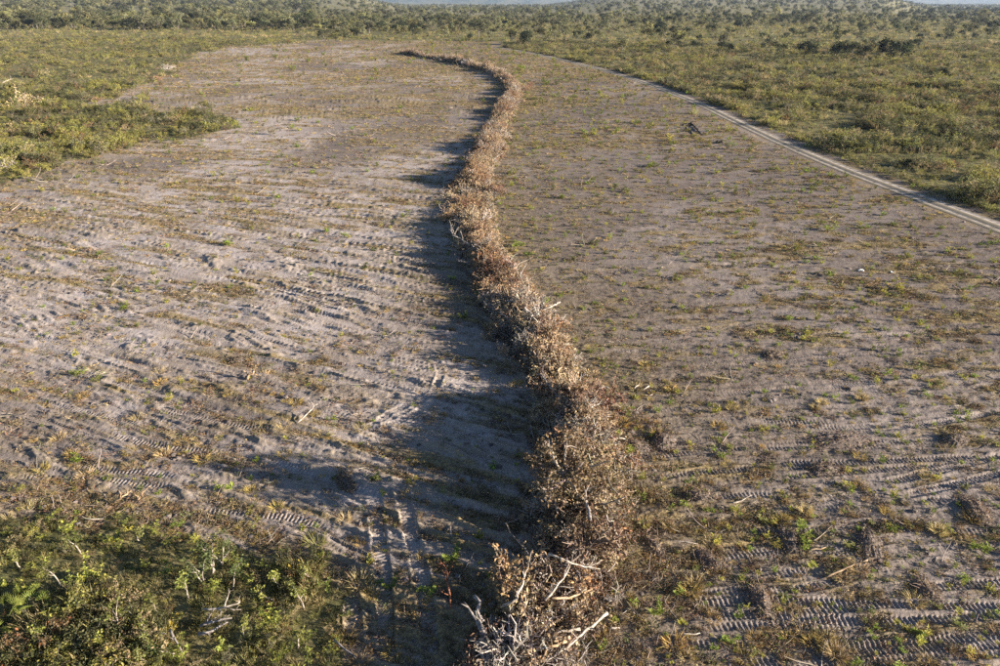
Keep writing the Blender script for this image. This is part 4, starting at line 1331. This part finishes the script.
# litter, clods and stubble: nobody could count them
x, y = field_points(210000)
L = litter_at(x, y)
rm = np.zeros(len(x))
for q, ins, _, _ in rut_field(x, y, np.arange(len(x))): rm[q] = np.maximum(rm[q], ins)
keep = RNG.random(len(x)) < (np.where(x < np.interp(y, ROW[::-1, 1], ROW[::-1, 0]), .2, .12) + .85 * L) * (1 - .9 * np.clip(rm, 0, 1))
x, y, L = x[keep], y[keep], L[keep]
d = np.hypot(x, y); n = len(x)
pick = RNG.random(n)
rowx = np.interp(y, ROW[::-1, 1], ROW[::-1, 0])
isgrass = pick < np.where(x > rowx, .26, .20)
onleft = x < rowx
isclod = (pick > .70) & (pick < np.where(onleft, .90, .84))
form = np.where(isgrass, 10 + RNG.integers(0, 6, n), np.where(isclod, 16 + RNG.integers(0, 6, n), RNG.integers(0, 10, n)))
s = np.where(isclod, np.minimum(RNG.gamma(2., .034, n) * np.where(onleft, 1.35, 1.), .17), RNG.uniform(.5, 1.15, n)) * np.clip(d / 45, .9, 6) ** .42
s = np.where(isgrass, s * .62, s)
isstick = (pick > .985)
form = np.where(isstick, 22 + RNG.integers(0, 4, n), form)
scatter_stuff('field_litter', 'dead grass, twigs and clods strewn over the cleared soil', 'litter', litter_forms + tuft_forms + clod_forms + stick_forms, x, y, terrain(x, y) + .0,
              np.stack([RNG.normal(0, .12, n), RNG.normal(0, .12, n), RNG.uniform(0, 6.28, n)], 1), s, form)


def place_name(x, y):
    px, py, _ = project(x, y, 0)
    rx = np.interp(y, ROW[::-1, 1], ROW[::-1, 0])
    side = 'left' if x < rx else 'right'
    w = 'near' if py > 470 else ('middle' if py > 250 else 'far')
    sh = x < rx and rx - x < 8
    if sh: lat = 'in windrow shade'
    elif side == 'left': lat = 'near left edge' if px < 200 else 'near windrow'
    else: lat = 'by windrow' if x - rx < 7 else ('midway across' if px < 800 else 'near right edge')
    return '%s %s field %s' % (w, side, lat)


# sprouts: regrowth
x, y = field_points(27000, .55)
rowx = np.interp(y, ROW[::-1, 1], ROW[::-1, 0])
keep = RNG.random(len(x)) < np.where(x > rowx, 1.0, .30) * (.5 + .5 * sstep(.35, .6, fbm(x / 6, y / 6, 181, 2)))
x, y = x[keep], y[keep]; n = len(x)
s = RNG.gamma(4., .15, n) * np.clip(np.hypot(x, y) / 40, .9, 7) ** .75
f = RNG.integers(0, 6, n)
vis = in_frame(x, y)
order = np.argsort(-np.where(vis, s / np.hypot(x, y), 0))[:230]
ch = np.zeros(n, bool); ch[order] = True
for i in order:
    pn = place_name(x[i], y[i]); nm = GT[f[i] % 3][0]
    o = link('sprout', sprout_forms[f[i]], (x[i], y[i], float(terrain(x[i], y[i]))), (0, 0, RNG.uniform(0, 6.28)), float(s[i]))
    sz = 'small' if s[i] < .8 else ('large' if s[i] > 1.15 else 'middling')
    tag(o, '%s %s sprout in %s' % (sz, nm, pn), 'plant', '%s %s sprouts in the %s' % (sz, nm, pn))
q = ~ch
scatter_stuff('sprouting_weeds', 'small green weeds sprouting all over the cleared soil', 'weeds', sprout_forms, x[q], y[q], terrain(x[q], y[q]), np.stack([0 * x[q], 0 * x[q], RNG.uniform(0, 6.28, q.sum())], 1), s[q], f[q])

# dry tufts singled out
x, y = field_points(900, 1.4)
n = len(x); s = RNG.uniform(.8, 1.5, n); f = RNG.integers(0, 6, n)
vis = in_frame(x, y)
order = np.argsort(-np.where(vis, s / np.hypot(x, y), 0))[:140]
for i in order:
    pn = place_name(x[i], y[i]); nm = DT[f[i] % 3][0]
    o = link('grass_tuft', tuft_forms[f[i]], (x[i], y[i], float(terrain(x[i], y[i]))), (0, 0, RNG.uniform(0, 6.28)), float(s[i]))
    tag(o, '%s dry tuft in %s' % (nm, pn), 'grass tuft', '%s grass tufts in the %s' % (nm, pn))


def lone(name, data, px, py, scl, label, cat, z=0.0, rz=0.):
    g = G(px, py)
    return tag(link(name, data, (g[0], g[1], float(terrain(*g)) + z), (0, 0, rz), scl), label, cat)


ball = tuft(680, (.46, .36, .17), h=.34, n=300, spread=.18, w=.012, lean=1.0).mesh('grass_tuft', [M_DRY])
lone('grass_tuft', ball, 862, 399, 1.15, 'pale straw ball of dry grass standing alone in right field', 'grass tuft')
lone('grass_tuft', ball, 822, 403, 1.0, 'golden clump of grass left of the straw ball', 'grass tuft', rz=1)
lone('grass_tuft', ball, 815, 408, .9, 'flat straw clump just below the golden clump', 'grass tuft', rz=2)
lone('grass_tuft', ball, 668, 528, .9, 'round yellow grass tuft right of brown windrow bushes', 'grass tuft', rz=3)
lone('grass_tuft', ball, 805, 512, 1.1, 'wide golden grass clump above the forked ruts', 'grass tuft', rz=2)
lone('grass_tuft', ball, 938, 532, 1.1, 'leaning golden grass clump near right edge', 'grass tuft', rz=4)
lone('grass_tuft', ball, 836, 655, 1.3, 'large straw grass clump at the bottom of right field', 'grass tuft', rz=1)
big_sprout = sprout(690, (.21, .26, .055), h=.45, n=110, leaf_l=.14).mesh('sprout', [M_LEAF])
lone('sprout', big_sprout, 659, 614, 1.15, 'largest fresh green plant beside near end of windrow', 'plant')
lone('sprout', big_sprout, 883, 462, .95, 'bright green plant above the curved rut in right field', 'plant')
lone('sprout', big_sprout, 740, 617, .8, 'green plant between ruts near the bottom of right field', 'plant')
lone('sprout', big_sprout, 680, 594, .8, 'green plant upper right of the largest fresh green plant', 'plant')
lone('sprout', big_sprout, 465, 318, 1.3, 'bright green plant standing in shade of middle windrow', 'plant')
lone('sprout', big_sprout, 157, 286, 1.3, 'bright green plant alone in the middle of left field', 'plant')
lone('sprout', big_sprout, 455, 560, 1.3, 'dim green plant in windrow shade above the red dead sapling', 'plant')
lone('sprout', big_sprout, 393, 588, 1.0, 'bright green plant between the two ruts near bottom', 'plant')

# earth heaps thrown up by the blade
def mound(px, py, rx, ry, h, seed, label):
    g = G(px, py); r = np.random.default_rng(seed)
    n = 40
    U, Wv = np.meshgrid(np.linspace(-1.15, 1.15, n), np.linspace(-1.15, 1.15, n))
    rr = np.hypot(U, Wv)
    z = .7 * h * np.clip(1 - rr ** 1.5, -.3, 1) * (.45 + 1.0 * fbm(U * 3 + seed, Wv * 3, seed, 4)) + .07 * (fbm(U * 9, Wv * 9, seed + 3, 2) - .5) - .03
    b = MB()
    b.add(np.stack([U * rx, Wv * ry, z], -1).reshape(-1, 3), [(i * n + j, i * n + j + 1, (i + 1) * n + j + 1, (i + 1) * n + j) for i in range(n - 1) for j in range(n - 1)],
          np.array((.19, .145, .115)) * (.75 + .5 * r.random((n * n, 1))))
    root = link('soil_heap', None, (g[0], g[1], float(terrain(*g))), (0, 0, r.uniform(0, 3)))
    tag(root, label, 'soil heap')
    link('earth', b.mesh('earth', [M_SOIL]), parent=root)
    lf = MB()
    for i in range(420):
        a, q = r.uniform(0, 6.28), math.sqrt(r.random()) * 1.2
        pz = max(0.02, .75 * h * (1 - q ** 1.5) * r.uniform(.7, 1.35))
        lf.leaf((q * math.cos(a) * rx, q * math.sin(a) * ry, pz), rdir(r, -.2, .8), rdir(r), r.uniform(.06, .18), r.uniform(.02, .05), jit(r, [(.30, .22, .12), (.14, .10, .07), (.20, .15, .10)][i % 3], .45))
    for i in range(14):
        a, q = r.uniform(0, 6.28), math.sqrt(r.random())
        pts, e = bent(r, (q * math.cos(a) * rx, q * math.sin(a) * ry, h * (1 - q * q) * .8), rdir(r, 0, .8), r.uniform(.2, .55), 3, .25)
        lf.tube(pts, (.014, .011, .008, .005), jit(r, (.24, .18, .13), .3), 0, 4)
    link('roots', lf.mesh('roots', [M_DRY]), parent=root)


MOUNDS = [(664, 441, 1.0, .7, .4, 'heap of dug soil and roots right of the widest windrow part'), (637, 446, .9, .8, .3, 'dark soil heap against the sunny edge of windrow'),
          (700, 497, .9, .6, .32, 'low rooty soil heap above the white stick'), (655, 545, .9, .5, .3, 'rooty dark soil heap below the yellow round tuft'),
          (840, 440, 1.6, .7, .40, 'wide rooty soil heap at the end of long ruts'), (825, 470, .9, .5, .35, 'dark soil hump left of the curved rut'),
          (955, 440, .9, .6, .5, 'soil heap topped with dry grass near right edge'), (975, 510, 1.0, .5, .4, 'rooty soil heap near right edge between ruts'),
          (790, 540, 1.0, .6, .35, 'dark rooty heap left of the long tan branch'), (870, 545, 1.3, .6, .35, 'straw covered heap above the long tan branch'),
          (760, 600, .9, .5, .35, 'lumpy soil heap at the left end of twin ruts'), (925, 590, .8, .5, .3, 'soil hump with a grey clod between right ruts'),
          (710, 560, .9, .5, .25, 'low soil hump left of the short curved rut'), (775, 355, .8, .5, .4, 'dark soil lump in the far middle of right field'),
          (240, 360, .7, .4, .3, 'small soil lump above the tan stump in left field'), (345, 478, 1.0, .4, .3, 'grassy hump at the edge of the long shadow')]
for i, (px, py, rx, ry, h, lab) in enumerate(MOUNDS):
    mound(px, py, rx, ry, h, 40 + i, lab)

# white scraps
def scrap(px, py, s, seed, label):
    r = np.random.default_rng(seed); b = MB(); n = 6
    U, Wv = np.meshgrid(np.linspace(-1, 1, n), np.linspace(-.5, .5, n))
    b.add(np.stack([U * s, Wv * s + r.normal(0, .04, U.shape), .05 + np.abs(r.normal(0, .4 * s, U.shape))], -1).reshape(-1, 3), [(i * n + j, i * n + j + 1, (i + 1) * n + j + 1, (i + 1) * n + j) for i in range(n - 1) for j in range(n - 1)], (.8, .8, .8))
    g = G(px, py)
    tag(link('white_scrap', b.mesh('white_scrap', [M_WHITE]), (g[0], g[1], float(terrain(*g)))), label, 'scrap')


scrap(861, 272, .24, 1, 'crumpled white scrap lying on bare soil in right field')
scrap(892, 273.5, .14, 2, 'smaller white scrap right of the crumpled white one')

# ================================================================= haze
m, nt, out = newmat('haze')
pv = nd(nt, 'ShaderNodeVolumePrincipled')
pv.inputs['Color'].default_value = (.55, .72, 1.0, 1)
pv.inputs['Density'].default_value = 5.0e-5
pv.inputs['Anisotropy'].default_value = .2
nt.links.new(pv.outputs[0], out.inputs['Volume'])
zlo, zhi = -8.0, 190.0
x0, x1, y0, y1 = -52000., 52000., -700., 10500.
V = [(x, y, z) for z in (zlo, zhi) for x, y in ((x0, y0), (x1, y0), (x1, y1), (x0, y1))]
me = bpy.data.meshes.new('haze')
me.from_pydata(V, [], [(3, 2, 1, 0), (4, 5, 6, 7), (0, 1, 5, 4), (1, 2, 6, 5), (2, 3, 7, 6), (3, 0, 4, 7)])
me.materials.append(m)
o = link('haze', me); o['kind'] = 'stuff'; o['label'] = 'thin blue haze over the whole plain'; o['category'] = 'haze'


# ================================================================= things of one look and place: told apart by their order from the left
WORDS = dict(zip(range(2, 29), 'two three four five six seven eight nine ten eleven twelve thirteen fourteen fifteen sixteen seventeen eighteen nineteen twenty twenty-one twenty-two twenty-three twenty-four twenty-five twenty-six twenty-seven twenty-eight'.split()))
ORD = 'second third fourth fifth sixth seventh eighth ninth tenth eleventh twelfth thirteenth fourteenth fifteenth sixteenth seventeenth eighteenth nineteenth twentieth twenty-first twenty-second twenty-third twenty-fourth twenty-fifth twenty-sixth twenty-seventh'.split()
bpy.context.view_layer.update()
for lab, obs in SHARED.items():
    n = len(obs)
    if not 2 <= n <= 28: continue
    obs.sort(key=lambda o: float(project(o.location.x, o.location.y, o.location.z)[0]))
    for i, o in enumerate(obs):
        o['label'] = lab + ', ' + ('leftmost' if i == 0 else ('rightmost' if i == n - 1 else ORD[i - 1] + ' from left')) + ' of ' + WORDS[n]
